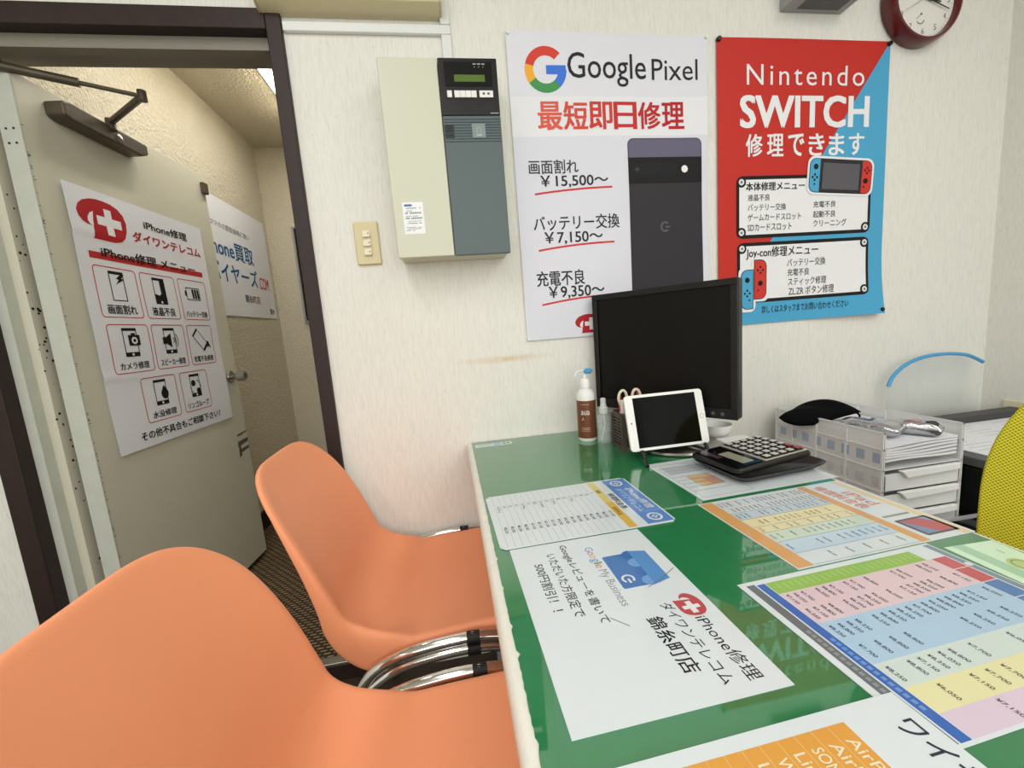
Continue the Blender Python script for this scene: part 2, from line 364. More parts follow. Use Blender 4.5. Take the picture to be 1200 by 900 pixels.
# corridor beyond the door
CX0, CX1, CY1, CF, CC = -1.10, .35, 3.00, .06, CZ+1.24
struct(MB().box(CX0-.1, CX0, YN+.11, CY1+.1, CF, CC, M_STUC).build('wall_corridor_west'))
struct(MB().box(CX0, CX1, CY1, CY1+.1, CF, CC, M_STUC).build('wall_corridor_north'))
struct(MB().box(CX1, CX1+.1, YN+.11, CY1+.1, CF, CC, M_STUC).build('wall_corridor_east'))
struct(MB().box(CX0-.1, CX1+.1, YN+.11, CY1+.1, CC, CC+.06, M_STUC).build('ceiling_corridor'))
struct(MB().box(CX0-.1, CX1+.1, YN+.03, CY1+.1, CF-.06, CF, M_MAT).build('floor_corridor'), 'dark brown woven floor matting in the corridor')
struct(MB().box(CX0, CX0+.008, YN+.13, CY1, CF, CF+.10, M_BROWN).build('baseboard_corridor_west', bevel=.002))
struct(MB().box(CX0+.008, CX1, CY1-.008, CY1, CF, CF+.10, M_BROWN).build('baseboard_corridor_north', bevel=.002))
struct(MB().box(DX0, DX1, YN, YN+.028, -.02, CF-.008, M_BROWN).box(DX0, DX1, YN-.002, YN+.030, CF-.008, CF+.003, M_SILV).build('trim_threshold', bevel=.002))
# dark brown wooden door surround, grey steel frame inside it
Y0, Y1 = YN-.014, YN+.055
mb = MB()
mb.box(-1.182, -1.132, Y0, Y1, 0, CZ+.833, M_BROWN); mb.box(-.376, -.339, Y0, Y1, 0, CZ+.833, M_BROWN); mb.box(-1.132, -.376, Y0, Y1, CZ+.785, CZ+.833, M_BROWN)
struct(mb.build('trim_door_surround', bevel=.003), 'dark brown wooden door surround')
mb = MB()
mb.box(-1.132, -1.108, YN+.025, YN+.056, 0, CZ+.785, M_EDGE); mb.box(-1.132, -1.085, YN+.056, YN+.12, 0, CZ+.785, M_STEEL)
mb.box(-.384, -.376, YN+.06, YN+.12, 0, CZ+.785, M_STEEL)
mb.box(-1.108, -.378, YN+.02, YN+.05, CZ+.755, CZ+.785, M_STEELD); mb.box(-1.085, -.378, YN+.05, YN+.12, CZ+.768, CZ+.785, M_STEELD)
rng = random.Random(3)
for i in range(46):      # paint chips down the jamb
    z = rng.uniform(.45, 1.5); y = YN+.074+rng.gauss(0, .010); r = rng.uniform(.0012, .0042)
    mb.cyl((-1.0845, y, z), (-1.0855, y, z), r, r, M_RUB, 6)
struct(mb.build('trim_steel_door_frame'), 'chipped grey steel door frame')
# ---------------------------------------------------------------- the open door
ang = math.atan2(.73, .056)
door = bpy.data.objects.new('door_1', None); COL.objects.link(door); door.location = (-1.022, 1.302, 0); door.rotation_euler = (0, 0, ang)
struct(door, 'open grey steel door covered by a repair menu sheet')
D0, D1, DW = .085, CZ+.737, .738
struct(MB().box(.004, DW, 0, .046, D0, D1, M_STEEL).build('door_leaf', door, bevel=.003))
mb = MB().box(0, .004, -.001, .047, D0, D1, M_EDGE)
for z in (1.62, 1.655):
    for y in (.015, .033): mb.cyl((-.0012, y, z), (.0, y, z), .0028, .0028, M_RUB, 8)
for i in range(70):
    z = rng.uniform(.3, 1.7); mb.box(.003, .0045+rng.uniform(.001, .006), -.0014, -.0008, z, z+.0016, M_DKGREY)
mb.build('door_edge', door)
mb = MB(); K = (.685, 0, CZ-.126)
mb.cyl((K[0], 0, K[2]), (K[0], -.008, K[2]), .028, .026, M_SILV, 28); mb.cyl((K[0], -.008, K[2]), (K[0], -.028, K[2]), .012, .012, M_SILV, 20)
mb.cyl((K[0], -.026, K[2]), (K[0], -.034, K[2]), .015, .021, M_SILV, 24); mb.cyl((K[0], -.034, K[2]), (K[0], -.066, K[2]), .021, .020, M_SILV, 24)
h = mb.build('door_handle', door, bevel=.0015)
MB().cyl((K[0], -.066, K[2]), (K[0], -.0668, K[2]), .012, .012, M_DKGREY, 20).build('lock_cylinder', h)
MB().box(.706, .736, -.016, 0, CZ+.655, CZ+.70, M_BRONZE).build('door_catch', door, bevel=.003)
mb = MB()       # tape residue by the edge of the door
for a, b, c2, d in ((.66, .735, -.395, -.385), (.655, .735, -.44, -.418), (.665, .735, -.472, -.455), (.655, .675, -.49, -.44), (.69, .70, -.40, -.39)):
    mb.prism([(a, CZ+c2), (b, CZ+c2+.008), (b, CZ+d+.004), (a+.006, CZ+d)], -.0006, 0, mat('dark_tape_residue', (88, 84, 76), .8), 'y')
mb.build('tape_mark', door)
# closer body on the leaf and its two arms
cl = MB()
cl.prism([(.075, CZ+.662), (.095, CZ+.654), (.335, CZ+.654), (.365, CZ+.668), (.365, CZ+.700), (.10, CZ+.704), (.075, CZ+.697)], -.052, 0, M_BRONZE, 'y')
clo = cl.build('door_closer', door, bevel=.006, segs=3)
MB().cyl((.25, -.053, CZ+.672), (.25, -.055, CZ+.672), .013, .009, M_SILV, 20).build('valve_cap', clo)
a = Matrix.Rotation(-ang, 3, 'Z')
dl = lambda p: tuple(a @ (Vector(p)-Vector((-1.022, 1.302, 0))))
e = (-.775, 1.385, CZ+.712); pv = (-.958, 1.53, CZ+.712)
mb = MB().tube([dl(pv), dl(((pv[0]+e[0])/2, (pv[1]+e[1])/2, CZ+.712)), dl(e)], .009, M_BRONZE, 8)
mb.cyl((dl(pv)[0], dl(pv)[1], CZ+.69), (dl(pv)[0], dl(pv)[1], CZ+.722), .014, .012, M_BRONZE, 14)
mb.build('closer_lower_arm', clo)
q = (-1.06, 1.285, CZ+.738); mid = tuple(e[i]+(q[i]-e[i])*.42 for i in range(3))
mb = MB().tube([dl(e), dl(mid)], .0055, M_BRONZE, 10).tube([dl(mid), dl(q)], .011, M_BRONZE, 12)
mb.cyl((dl(e)[0], dl(e)[1], CZ+.700), (dl(e)[0], dl(e)[1], CZ+.726), .011, .011, M_BRONZE, 14)
mb.box(-.012, .012, -.035, .035, -.006, .014, M_BRONZE, T=Vector(dl(q)), R=Matrix.Identity(3))
mb.build('closer_upper_arm', clo)
# ================================================================ wall fittings
# roller casing and cable ducts
t = thing('roller_screen_casing', 'cream rounded casing over the corner of the doorway', 'casing', (-.16, YN, CZ+.82))
P = [(0, 0), (-.03, .002), (-.052, .012), (-.062, .035), (-.062, .075), (-.05, .1), (-.02, .112), (0, .112)]
MB().prism([(y, z) for y, z in P], -.222, .222, M_ROLL, 'x').build('casing_tube', t, bevel=.002)
MB().prism([(y*1.03, z*1.0) for y, z in P], .2222, .2262, M_ROLL, 'x').build('end_cap', t)
MB().prism([(y*1.03, z*1.0) for y, z in P], -.2262, -.2222, M_ROLL, 'x').build('end_cap', t)
mb = MB().prism([(-.337, CZ+.783), (.086, CZ+.783), (.086, CZ+.806), (-.337, CZ+.806)], YN-.013, YN, M_DUCT, 'y')
tag(mb.build('cable_duct', bevel=.003), 'long white cable duct running level under the cream casing', 'cable duct')
mb = MB().box(.060, .086, YN-.0135, YN, CZ+.8065, ZC-.01, M_DUCT)
tag(mb.build('cable_duct', bevel=.003), 'white cable duct climbing up beside the end of the cream casing', 'cable duct')
mb = MB().box(.060, .086, YN-.0135, YN, CZ+.672, CZ+.7825, M_DUCT)
tag(mb.build('cable_duct', bevel=.003), 'short white cable duct dropping onto the top of the alarm cabinet', 'cable duct')
# alarm cabinet
AX0, AX1, AM, AZ0, AZ1, AY = -.107, .188, .040, CZ+.195, CZ+.671, YN-.105
t = thing('alarm_control_cabinet', 'cream and blue-grey alarm control cabinet with a green display', 'alarm cabinet', (.04, YN, AZ0))
X = lambda x: x-.04
Yf = -.105; H = AZ1-AZ0
MB().box(X(AX0+.004), X(AX1-.002), -.088, 0, .003, H-.003, M_CREAM).build('cabinet_body', t, bevel=.003)
MB().box(X(AX0), X(AM-.0015), Yf, -.089, 0, H, M_CREAM).build('cover_door', t, bevel=.003)
dp = MB().box(X(AM), X(AX1), Yf, -.089, H-.133, H, M_BLK).build('display_panel', t, bevel=.002)
MB().box(X(AM+.014), X(AX1-.014), Yf-.0012, Yf, H-.066, H-.010, M_SCREEN).build('display_window', dp)
MB().box(X(.078), X(.155), Yf-.002, Yf-.0012, H-.056, H-.040, mat('green_lcd', (86, 112, 42), .3)).build('lcd', dp)
mb = MB()
for i, x in enumerate((.127, .138, .149)):
    mb.box(X(x), X(x+.008), Yf-.0018, Yf-.0012, H-.0165, H-.0135, M_GREY); mb.box(X(x+.002), X(x+.005), Yf-.0018, Yf-.0012, H-.0225, H-.021, M_GREY)
mb.build('indicator_marks', dp)
for x0, x1 in ((.057, .069), (.075, .089), (.0895, .103), (.1035, .117), (.1175, .131), (.138, .173)):
    b = MB().box(X(x0), X(x1), Yf-.004, Yf, H-.093, H-.077, M_WHITEP).build('button', dp, bevel=.0008)
    if x0 > .13: MB().box(X(.146), X(.152), Yf-.0044, Yf-.004, H-.087, H-.082, M_DKGREY).box(X(.158), X(.164), Yf-.0044, Yf-.004, H-.087, H-.082, M_DKGREY).build('button_mark', b)
MB().box(X(.163), X(.184), Yf-.0006, Yf, H-.130, H-.1275, M_GREY).build('maker_mark', dp)
gp = MB().box(X(AM), X(AX1), Yf, -.089, 0, H-.134, M_PANELG).build('lower_panel', t, bevel=.002)
mb = MB()
for i in range(9): mb.box(X(AM+.002), X(AX1-.002), Yf-.0008, Yf, H-.144-i*.0066, H-.142-i*.0066, M_PANELD)
for i in range(6): mb.box(X(AM+.003), X(AM+.026), Yf-.0014, Yf, H-.160-i*.0052, H-.1565-i*.0052, M_BLK)
mb.build('speaker_grille', gp)
mb = MB().box(X(.112), X(.146), Yf-.0022, Yf-.0008, H-.188, H-.154, mat('grey_emblem_plate', (128, 142, 142), .4))
em = mat('pale_emblem', (190, 200, 200), .4)
mb.tube([(X(.124), Yf-.0026, H-.178), (X(.1245), Yf-.0026, H-.166), (X(.129), Yf-.0026, H-.161), (X(.1335), Yf-.0026, H-.166), (X(.134), Yf-.0026, H-.176), (X(.129), Yf-.0026, H-.1785)], .0007, em, 6)
mb.box(X(.122), X(.136), Yf-.0028, Yf-.0022, H-.183, H-.1805, em)
mb.build('emblem', gp)
st = Sheet('notice_label', None, None, .052, .078, M_frame((X(-.083), Yf-.0004, .137), (1, 0, 0), (0, 0, 1)), mat('white_sticker', (236, 238, 240), .4), parent=t)
st.part('label_print'); st.rect(.005, .005, .024, .010, (70, 120, 170))
for v, u0, u1, hh in ((.0135, .010, .046, .0022), (.0205, .006, .024, .0016), (.0245, .006, .047, .0038), (.0335, .006, .038, .0016), (.0375, .006, .048, .0038), (.046, .008, .045, .0012), (.0505, .010, .046, .0022), (.061, .005, .045, .0014), (.0645, .005, .047, .0016), (.0685, .005, .028, .0016)):
    n = max(3, int((u1-u0)/.0035)); d = (u1-u0)/n
    for i in range(n):
        if rng.random() < .85: st.rect(u0+i*d, v, u0+i*d+d*.72, v+hh, (120, 124, 132))
st.end()
# switch plate
t = thing('light_switch_plate', 'ivory three rocker light switch plate beside the doorway', 'light switch', (-.195, YN, CZ+.257))
MB().box(-.033, .033, -.009, 0, -.058, .058, M_IVORY).build('plate', t, bevel=.005, segs=3)
MB().box(-.013, .013, -.0102, -.009, -.036, .036, M_IVORY).build('switch_frame', t, bevel=.0008)
for i in range(3):
    z = .024-i*.024; b = MB().prism([(-.0102, z-.009), (-.0102, z+.009), (-.0125, z+.009), (-.0165, z-.009)], -.010, .010, M_IVORYL, 'x').build('rocker', t, bevel=.001)
    MB().box(.004, .0065, -.0150, -.0120, z-.002, z+.002, M_DKGREY).build('rocker_mark', b)
# grey box on the wall
t = thing('wall_lamp_box', 'grey box fixed high on the wall above the red and blue poster', 'wall unit', (1.185, YN, CZ+.870))
MB().box(-.106, .106, -.085, 0, 0, .10, M_GREY).build('housing', t, bevel=.004)
MB().box(-.062, .078, -.066, -.018, -.0012, 0, M_DKGREY).build('slotted_vent', t)
# clock
t = thing('wall_clock', 'round dark red wall clock with a white dial', 'clock', (1.555, YN, CZ+.902))
def ylathe(prof, m, n=56):
    mb = MB(); vs = []; fs = []
    for r, y in prof: vs += [(r*math.cos(2*PI*i/n), y, r*math.sin(2*PI*i/n)) for i in range(n)]
    for j in range(len(prof)-1): fs += [(j*n+i, j*n+(i+1) % n, (j+1)*n+(i+1) % n, (j+1)*n+i) for i in range(n)]
    return mb.add(vs, fs, m)
ylathe([(.02, 0), (.120, 0), (.126, -.005), (.128, -.020), (.127, -.038), (.122, -.047), (.117, -.048), (.113, -.042), (.111, -.030), (.111, -.022)], M_RED).build('clock_rim', t)
DR_ = .111
ds = Sheet('dial', None, None, 2*DR_, 2*DR_, M_frame((-DR_, -.030, DR_), (1, 0, 0), (0, 0, 1)), M_DIAL, parent=t, corners=[(DR_+DR_*math.cos(2*PI*i/48), -DR_+DR_*math.sin(2*PI*i/48)) for i in range(48)])
ds.part('numerals')
for n in range(1, 13):
    a = math.radians(30*n-90); u, v = DR_+DR_*.82*math.cos(a), DR_+DR_*.82*math.sin(a); ww = .009 if n < 10 else .016
    ds.text(str(n), u-ww/2, v-.0085, u+ww/2, v+.0085, (110, 108, 104), 1, 0)
for n in range(60):
    a = math.radians(6*n); r0 = DR_*.94
    ds.line([(DR_+r0*math.cos(a), DR_+r0*math.sin(a)), (DR_+DR_*.975*math.cos(a), DR_+DR_*.975*math.sin(a))], .0012, (110, 108, 104))
ds.part('small_dial'); ds.line([(DR_-.007, DR_+.043), (DR_-.024, DR_+.058)], .0015, (60, 60, 60)); ds.disc(DR_-.007, DR_+.043, .0032, (60, 60, 60)); ds.arc(DR_-.010, DR_+.057, .012, .0155, 10, 150, (130, 128, 124))
ds.end()
def hand(name, deg, l, wd, y):
    a = math.radians(90-deg); d = Vector((math.cos(a), 0, math.sin(a))); p = Vector((-d.z, 0, d.x))
    vs = [d*-.018-p*wd, d*-.018+p*wd, d*l+p*wd*.4, d*l-p*wd*.4]
    MB().add([v+Vector((0, yy, 0)) for yy in (y, y-.0012) for v in vs], [(0, 1, 2, 3), (7, 6, 5, 4), (0, 4, 5, 1), (1, 5, 6, 2), (2, 6, 7, 3), (3, 7, 4, 0)], M_BLK).build(name, t)
hand('hour_hand', 98, .060, .0035, -.033); hand('minute_hand', 109, .092, .0026, -.036); hand('second_hand', 242, .090, .0007, -.038)
# power outlet on the side wall
t = thing('power_outlet', 'pale power outlet low on the side wall behind the yellow mesh chair', 'outlet', (XR, 1.135, CZ-.455))
MB().box(-.008, 0, -.035, .035, -.058, .058, M_IVORYL).build('plate', t, bevel=.003)
for z in (-.022, .022): MB().box(-.0095, -.008, -.014, -.010, z-.006, z+.006, M_BLK).box(-.0095, -.008, .010, .014, z-.006, z+.006, M_BLK).build('socket', t)
# ================================================================ posters on the wall
YP = YN-.0035
wav = lambda u, v: .0016*math.sin(9*u+5*v)*math.sin(7*v+1)+.0012*math.sin(13*u-8*v)+.0028
s = Sheet('phone_repair_poster', 'white poster with a big dark phone and three repair prices', 'poster', .601, .848, M_frame((.235, YP, CZ+.799), (1, 0, 0), (0, 0, 1)), M_PAPER, wav)
s.part('tinted_ground'); s.rect(.0, .0, .601, .166, (225, 226, 235), .3); s.rect(0, .272, .601, .848, (220, 221, 231), .3)
s.part('search_logo'); u, v, r = .107, .098, .060
BL, RD, YE, GR = (66, 120, 220), (214, 70, 58), (240, 176, 60), (74, 150, 86)
s.arc(u, v, r*.60, r, 195, 315, RD); s.arc(u, v, r*.60, r, 145, 195, YE); s.arc(u, v, r*.60, r, 48, 145, GR); s.arc(u, v, r*.60, r, 0, 48, BL); s.rect(u+.001, v-.011, u+r-.002, v+.012, BL, 2)
s.part('title_lettering')
s.text('Google', .170, .052, .408, .140, (40, 40, 44), bold=.004)
s.text('Pixel', .426, .064, .570, .121, (40, 40, 44), bold=0)
s.part('headline_lettering')
rs = [(222, 96, 78), (214, 80, 66), (206, 64, 56), (198, 50, 48), (190, 40, 44), (184, 34, 42)]
for i, ch in enumerate('最短即日修理'):
    s.text(ch, .076+i*.0755, .180, .076+i*.0755+.072, .255, rs[i], bold=.022)
DK = (44, 44, 48)
s.part('price_lettering')
s.text('画面割れ', .040, .334, .188, .373, (66, 66, 70), bold=.015); s.text('￥15,500〜', .072, .377, .277, .412, DK, bold=.015)
s.part('price_lettering')
s.text('バッテリー交換', .043, .489, .307, .531, DK, bold=.012); s.text('￥7,150〜', .073, .535, .253, .572, DK, bold=.015)
s.part('price_lettering')
s.text('充電不良', .041, .646, .190, .691, DK, bold=.015); s.text('￥9,350〜', .075, .692, .251, .731, DK, bold=.015)
s.part('underline')
for a, b in ((.428, .414), (.587, .571), (.745, .727)):
    s.part('underline'); s.line([(.053+.236*i/8, a+(b-a)*(1-(1-i/8)**2)) for i in range(9)], .0055, (208, 58, 60))
s.part('clinic_logo'); s.logo(.152, .781, .235, .838)
s.part('phone_picture')
s.rrect(.341, .280, .580, .860-.02, .018, (60, 58, 66)); s.rrect(.3435, .2825, .5775, .838, .016, (104, 100, 122), 2)
s.rect(.3435, .338, .5775, .838, (50, 48, 52), 3); s.rect(.3415, .334, .5795, .408, (20, 20, 22), 4)
s.rrect(.352, .350, .50, .388, .018, (26, 26, 30), 5); s.disc(.368, .368, .006, (60, 62, 70), 6); s.disc(.522, .369, .0105, (240, 240, 236), 6)
s.arc(.454, .535, .010, .016, 45, 315, (92, 92, 96), 5); s.rect(.454, .533, .470, .538, (92, 92, 96), 5)
s.end(); POSTER1 = s
wv2 = lambda u, v: .0012*math.sin(8*u+3*v)+.0022+(.020*max(0, (v-.62)/.23)**2*max(0, (u-.3)/.3))
s = Sheet('console_repair_poster', 'red and blue poster with two white repair menus, pinned by black magnets', 'poster', .603, .851, M_frame((.868, YP, CZ+.796), (1, 0, 0), (0, 0, 1)), mat('red_poster_paper', (196, 48, 39), .55, spec=.3), wv2, nx=40, ny=56)
WH, BK, SB, SR = (236, 236, 238), (22, 22, 24), (78, 166, 208), (206, 58, 50)
s.part('blue_half')
n = 40
for i in range(n):
    v0, v1 = .851*i/n, .851*(i+1)/n; f = lambda v: max(0, .603-.603*v/.851)
    m = 12
    s.put([(f(v)+(.603-f(v))*k/m, v) for v in (v0, v1) for k in range(m+1)], [(k, m+1+k, m+2+k, k+1) for k in range(m)], SB, 1)
s.part('title_lettering')
s.text('Nintendo', .097, .073, .511, .131, WH, 3, 0, 1.25)
s.text('SWITCH', .074, .159, .534, .253, WH, 3, .028)
s.part('subtitle_lettering')
for i, ch in enumerate('修理できます'): s.text(ch, .094+i*.0735, .270, .094+i*.0735+.058, .336, WH, 3, .02)
def panel(u0, v0, u1, v1, scr):
    s.rrect(u0, v0, u1, v1, .022, BK, 2); s.rrect(u0+.010, v0+.011, u1-.010, v1-.011, .010, WH, 3)
    for (a, b) in scr:
        s.disc(a, b, .016, BK, 4); s.disc(a, b, .0095, (226, 226, 228), 5); s.disc(a, b, .004, (120, 120, 124), 6)
s.part('console_menu'); panel(.062, .392, .552, .580, ((.079, .410), (.079, .562), (.534, .562)))
s.text('本体修理メニュー', .094, .411, .304, .437, BK, 5, .02)
for tx, u0, v0, u1, v1 in (('液晶不良', .101, .447, .179, .467), ('バッテリー交換', .101, .476, .237, .497), ('ゲームカードスロット', .101, .506, .293, .528), ('SDカードスロット', .101, .536, .259, .559), ('充電不良', .337, .474, .420, .494), ('起動不良', .337, .504, .420, .525), ('クリーニング', .338, .532, .462, .554)):
    s.text(tx, u0, v0, u1, v1, (50, 50, 54), 5, .004)
s.part('controller_menu'); panel(.065, .593, .550, .783, ((.081, .611), (.533, .611), (.533, .765)))
s.text('Joy-con修理メニュー', .096, .608, .359, .646, BK, 5, .015)
for tx, u0, v0, u1, v1 in (('バッテリー交換', .245, .650, .387, .675), ('充電不良', .247, .682, .327, .705), ('スティック修理', .249, .711, .391, .736), ('ZL.ZR ボタン修理', .252, .740, .419, .768)):
    s.text(tx, u0, v0, u1, v1, (50, 50, 54), 5, .004)
s.part('footer_line'); s.text('詳しくはスタッフまでお問い合わせください', .154, .795, .472, .820, (30, 40, 60), 3, .008)
s.part('console_picture'); k0 = len(s.cur.v)
s.rrect(.311, .342, .557, .460, .026, WH, 7); s.rrect(.318, .349, .550, .453, .022, BK, 8)
s.rrect(.320, .351, .368, .451, .020, SB, 9); s.rect(.352, .351, .368, .451, SB, 9.3)
s.rrect(.500, .351, .548, .451, .020, SR, 9); s.rect(.500, .351, .514, .451, SR, 9.3)
s.rect(.356, .351, .512, .451, (44, 44, 46), 10); s.rect(.366, .362, .502, .442, (92, 90, 96), 11)
s.disc(.340, .375, .0085, BK, 11)
for a, b in ((0, -.008), (0, .008), (-.008, 0), (.008, 0)): s.disc(.338+a, .407+b, .0036, BK, 11); s.disc(.530+a, .380+b, .0036, (96, 22, 20), 11)
s.disc(.338, .428, .003, BK, 11); s.disc(.527, .412, .0085, BK, 11); s.disc(.522, .431, .003, BK, 11)
s.rot(k0, .06, .434, .40)
s.part('controller_picture')
s.rrect(.115, .638, .178, .780, .02, WH, 7); s.rrect(.068, .668, .130, .812, .02, WH, 7)
for u0, v0, c, fl in ((.076, .677, SB, 0), (.123, .647, SR, 1)):
    u1, v1 = u0+.046, v0+.126
    if fl: P = [(u0, v0)]+s.rrpts(u0-.03, v0, u1, v1, .022)[:12]+[(u0, v1)]; P = [(max(a, u0), b) for a, b in P]
    else: P = [(min(a, u1), b) for a, b in [(u1, v1)]+s.rrpts(u0, v0, u1+.03, v1, .022)[12:]+[(u1, v0)]]
    cu, cv = (u0+u1)/2, (v0+v1)/2
    s.poly(P, BK, 8); s.poly([(cu+(a-cu)*.90, cv+(b-cv)*.965) for a, b in P], c, 9)
    st_, pd = (cv-.030, cv+.012) if not fl else (cv+.012, cv-.030)
    s.disc(cu, st_, .0085, BK, 10)
    for a, b in ((0, -.009), (0, .009), (-.009, 0), (.009, 0)): s.disc(cu+a, pd+b, .0036, BK, 10)
    s.disc(cu+(-.008 if fl else .008), cv+.034, .003, BK, 10)
s.end()
def pin(p, c, r, lab, cat, n, grp):
    o = MB().cyl((p[0], YN, p[2]), (p[0], YN-.005, p[2]), r*.8, r*.8, c, 14).cyl((p[0], YN-.005, p[2]), (p[0], YN-.013, p[2]), r, r*.85, c, 14).build(n, bevel=.001)
    return tag(o, lab, cat, grp)
for p, l in (((.241, 0, CZ+.793), 'white push pin in the upper corner nearest the alarm cabinet of the phone price poster'), ((.832, 0, CZ+.793), 'white push pin in the corner of the phone price poster beside the red poster'), ((.239, 0, CZ-.044), 'white push pin at the bottom corner of the phone price poster')):
    pin(p, M_WHITEP, .005, l, 'push pin', 'push_pin', 'white pins of the phone poster')
for p, l in (((.874, 0, CZ+.790), 'black magnet in the red corner of the console poster nearest the phone poster'), ((1.465, 0, CZ+.788), 'black magnet where red meets blue below the clock'), ((1.463, 0, CZ-.042), 'black magnet in the bottom blue corner of the console poster')):
    o = pin(p, M_BLK, .0075, l, 'magnet', 'poster_magnet', 'black magnets of the console poster')
    if p[2] < CZ: o.location.y = -.016
# ---------------------------------------------------------------- sheet on the door
wv = lambda u, v: .0013*math.sin(10*u+2)*math.sin(9*v)+.0011*math.sin(17*v+5*u)+.0016*math.exp(-((v-.125)/.016)**2)*(.3+.7/(1+math.exp((u-.2)*60)))+.0018*math.exp(-((v-.555-.06*u)/.015)**2)*(.25+.75/(1+math.exp((u-.15)*60)))+.0028
R3 = Matrix.Rotation(ang, 3, 'Z')
dw = lambda x, y, z: tuple(R3 @ Vector((x, y, z))+Vector((-1.022, 1.302, 0)))
s = Sheet('repair_menu_sheet', 'white repair menu sheet of eight boxed pictures, on the door', 'poster', .573, .797, M_frame(dw(.074, -.002, CZ+.497), R3 @ Vector((1, 0, 0)), (0, 0, 1)), M_PAPER, wv, nx=30, ny=120, tess=.011)
DR, MR = (176, 38, 42), (190, 48, 48)
s.part('clinic_logo'); s.logo(.026, .024, .195, .144)
s.part('lettering')
s.text('iPhone修理', .269, .041, .479, .072, BK, 2, .02); s.text('ダイワンテレコム', .213, .088, .545, .123, DR, 2, .03)
s.part('menu_lettering'); s.text('iPhone修理 メニュー', .079, .162, .494, .196, BK, 3, .022)
s.part('footer_lettering'); s.text('その他不具合もご相談下さい！', .085, .745, .490, .774, BK, 2, .025)
s.part('heading_band'); s.rect(.038, .183, .534, .203, MR, 1)
boxes = [(.039, .222, .194, .377, '画面割れ'), (.209, .222, .366, .377, '液晶不良'), (.383, .222, .536, .377, 'バッテリー交換'), (.042, .397, .198, .552, 'カメラ修理'), (.210, .397, .366, .552, 'スピーカー修理'), (.383, .397, .530, .552, '充電不良修理'), (.126, .573, .279, .724, '水没修理'), (.300, .573, .451, .724, 'リンゴループ')]
for i, (u0, v0, u1, v1, tx) in enumerate(boxes):
    s.part('menu_box'); s.rring(u0, v0, u1, v1, .012, .0028, MR)
    cu = (u0+u1)/2; L = len(tx); wd = {4: .108, 5: .112, 6: .118, 7: .122}[L]
    hh = .030 if i in (0, 1) else .024
    s.text(tx, cu-wd/2, v1-.011-hh, cu+wd/2, v1-.011, BK, 2, .022)
    a, b = v0+.012, v1-.052; pc = cu
    if i == 2:
        s.rring(cu-.040, a+.018, cu+.036, a+.066, .002, .0035, BK); s.rect(cu-.047, a+.032, cu-.040, a+.052, BK)
        for q in range(3): s.poly([(cu-.010+q*.014, a+.024), (cu+.001+q*.014, a+.024), (cu+.004+q*.014, a+.060), (cu-.007+q*.014, a+.060)], BK)
    elif i == 5:
        k0 = len(s.cur.v)
        s.rring(cu-.024, a, cu+.018, b-.004, .003, .003, BK); s.rect(cu-.024, b-.014, cu+.018, b-.004, BK, 1.5); s.rect(cu-.024, a, cu+.018, a+.008, BK, 1.5)
        s.rot(k0, -.75, cu, (a+b)/2); s.poly([(cu+.032, a+.052), (cu+.042, a+.052), (cu+.058, a+.083), (cu+.044, a+.072), (cu+.036, a+.078)], BK)
    else:
        x0, x1 = cu-.027, cu+.027
        s.rring(x0, a, x1, b, .003, .0032, BK); s.rect(x0, a, x1, a+.009, BK, 1.5)
        if i: s.rect(x0, b-.014, x1, b, BK, 1.5); s.disc(cu, b-.007, .0042, WH, 2)
        if i == 0: s.poly([(cu+.018, a+.006), (cu+.030, a+.006), (cu+.018, a+.020), (cu+.028, a+.022), (cu-.006, a+.040), (cu+.008, a+.025), (cu-.002, a+.022)], BK, 2)
        if i == 1: s.poly([(cu+.004, a+.008), (x1, a+.008), (x1, b-.018), (cu+.004, b-.03)], BK, 1.6); s.poly([(x0, b-.036), (cu-.006, b-.030), (cu+.010, b-.040), (x1, b-.028), (x1, b-.013), (x0, b-.013)], BK, 1.7)
        if i == 3: s.rrect(cu-.008, a+.022, cu+.036, a+.056, .004, BK, 2); s.rect(cu+.004, a+.016, cu+.020, a+.026, BK, 2); s.disc(cu+.014, a+.040, .0115, WH, 3); s.disc(cu+.014, a+.040, .0055, BK, 4)
        if i == 4:
            s.rect(cu-.034, a+.032, cu-.018, a+.056, BK, 2); s.poly([(cu-.020, a+.034), (cu+.006, a+.018), (cu+.006, a+.070), (cu-.020, a+.054)], BK, 2)
            for r in (.012, .022, .032): s.arc(cu+.006, a+.044, r, r+.003, -45, 45, BK, 2, 8)
        if i == 6: s.poly([(cu+.016, a+.020)]+[(cu+.016+.016*math.cos(q), a+.050+.019*math.sin(q)) for q in [(-.5+i2*.2)*1.0 for i2 in range(21)]], BK, 2)
        if i == 7:
            s.disc(cu-.010, a+.034, .012, BK, 2); s.disc(cu+.014, a+.066, .012, BK, 2); s.arc(cu, a+.05, .026, .029, -70, 10, BK, 2); s.arc(cu, a+.05, .026, .029, 110, 190, BK, 2)
s.end()
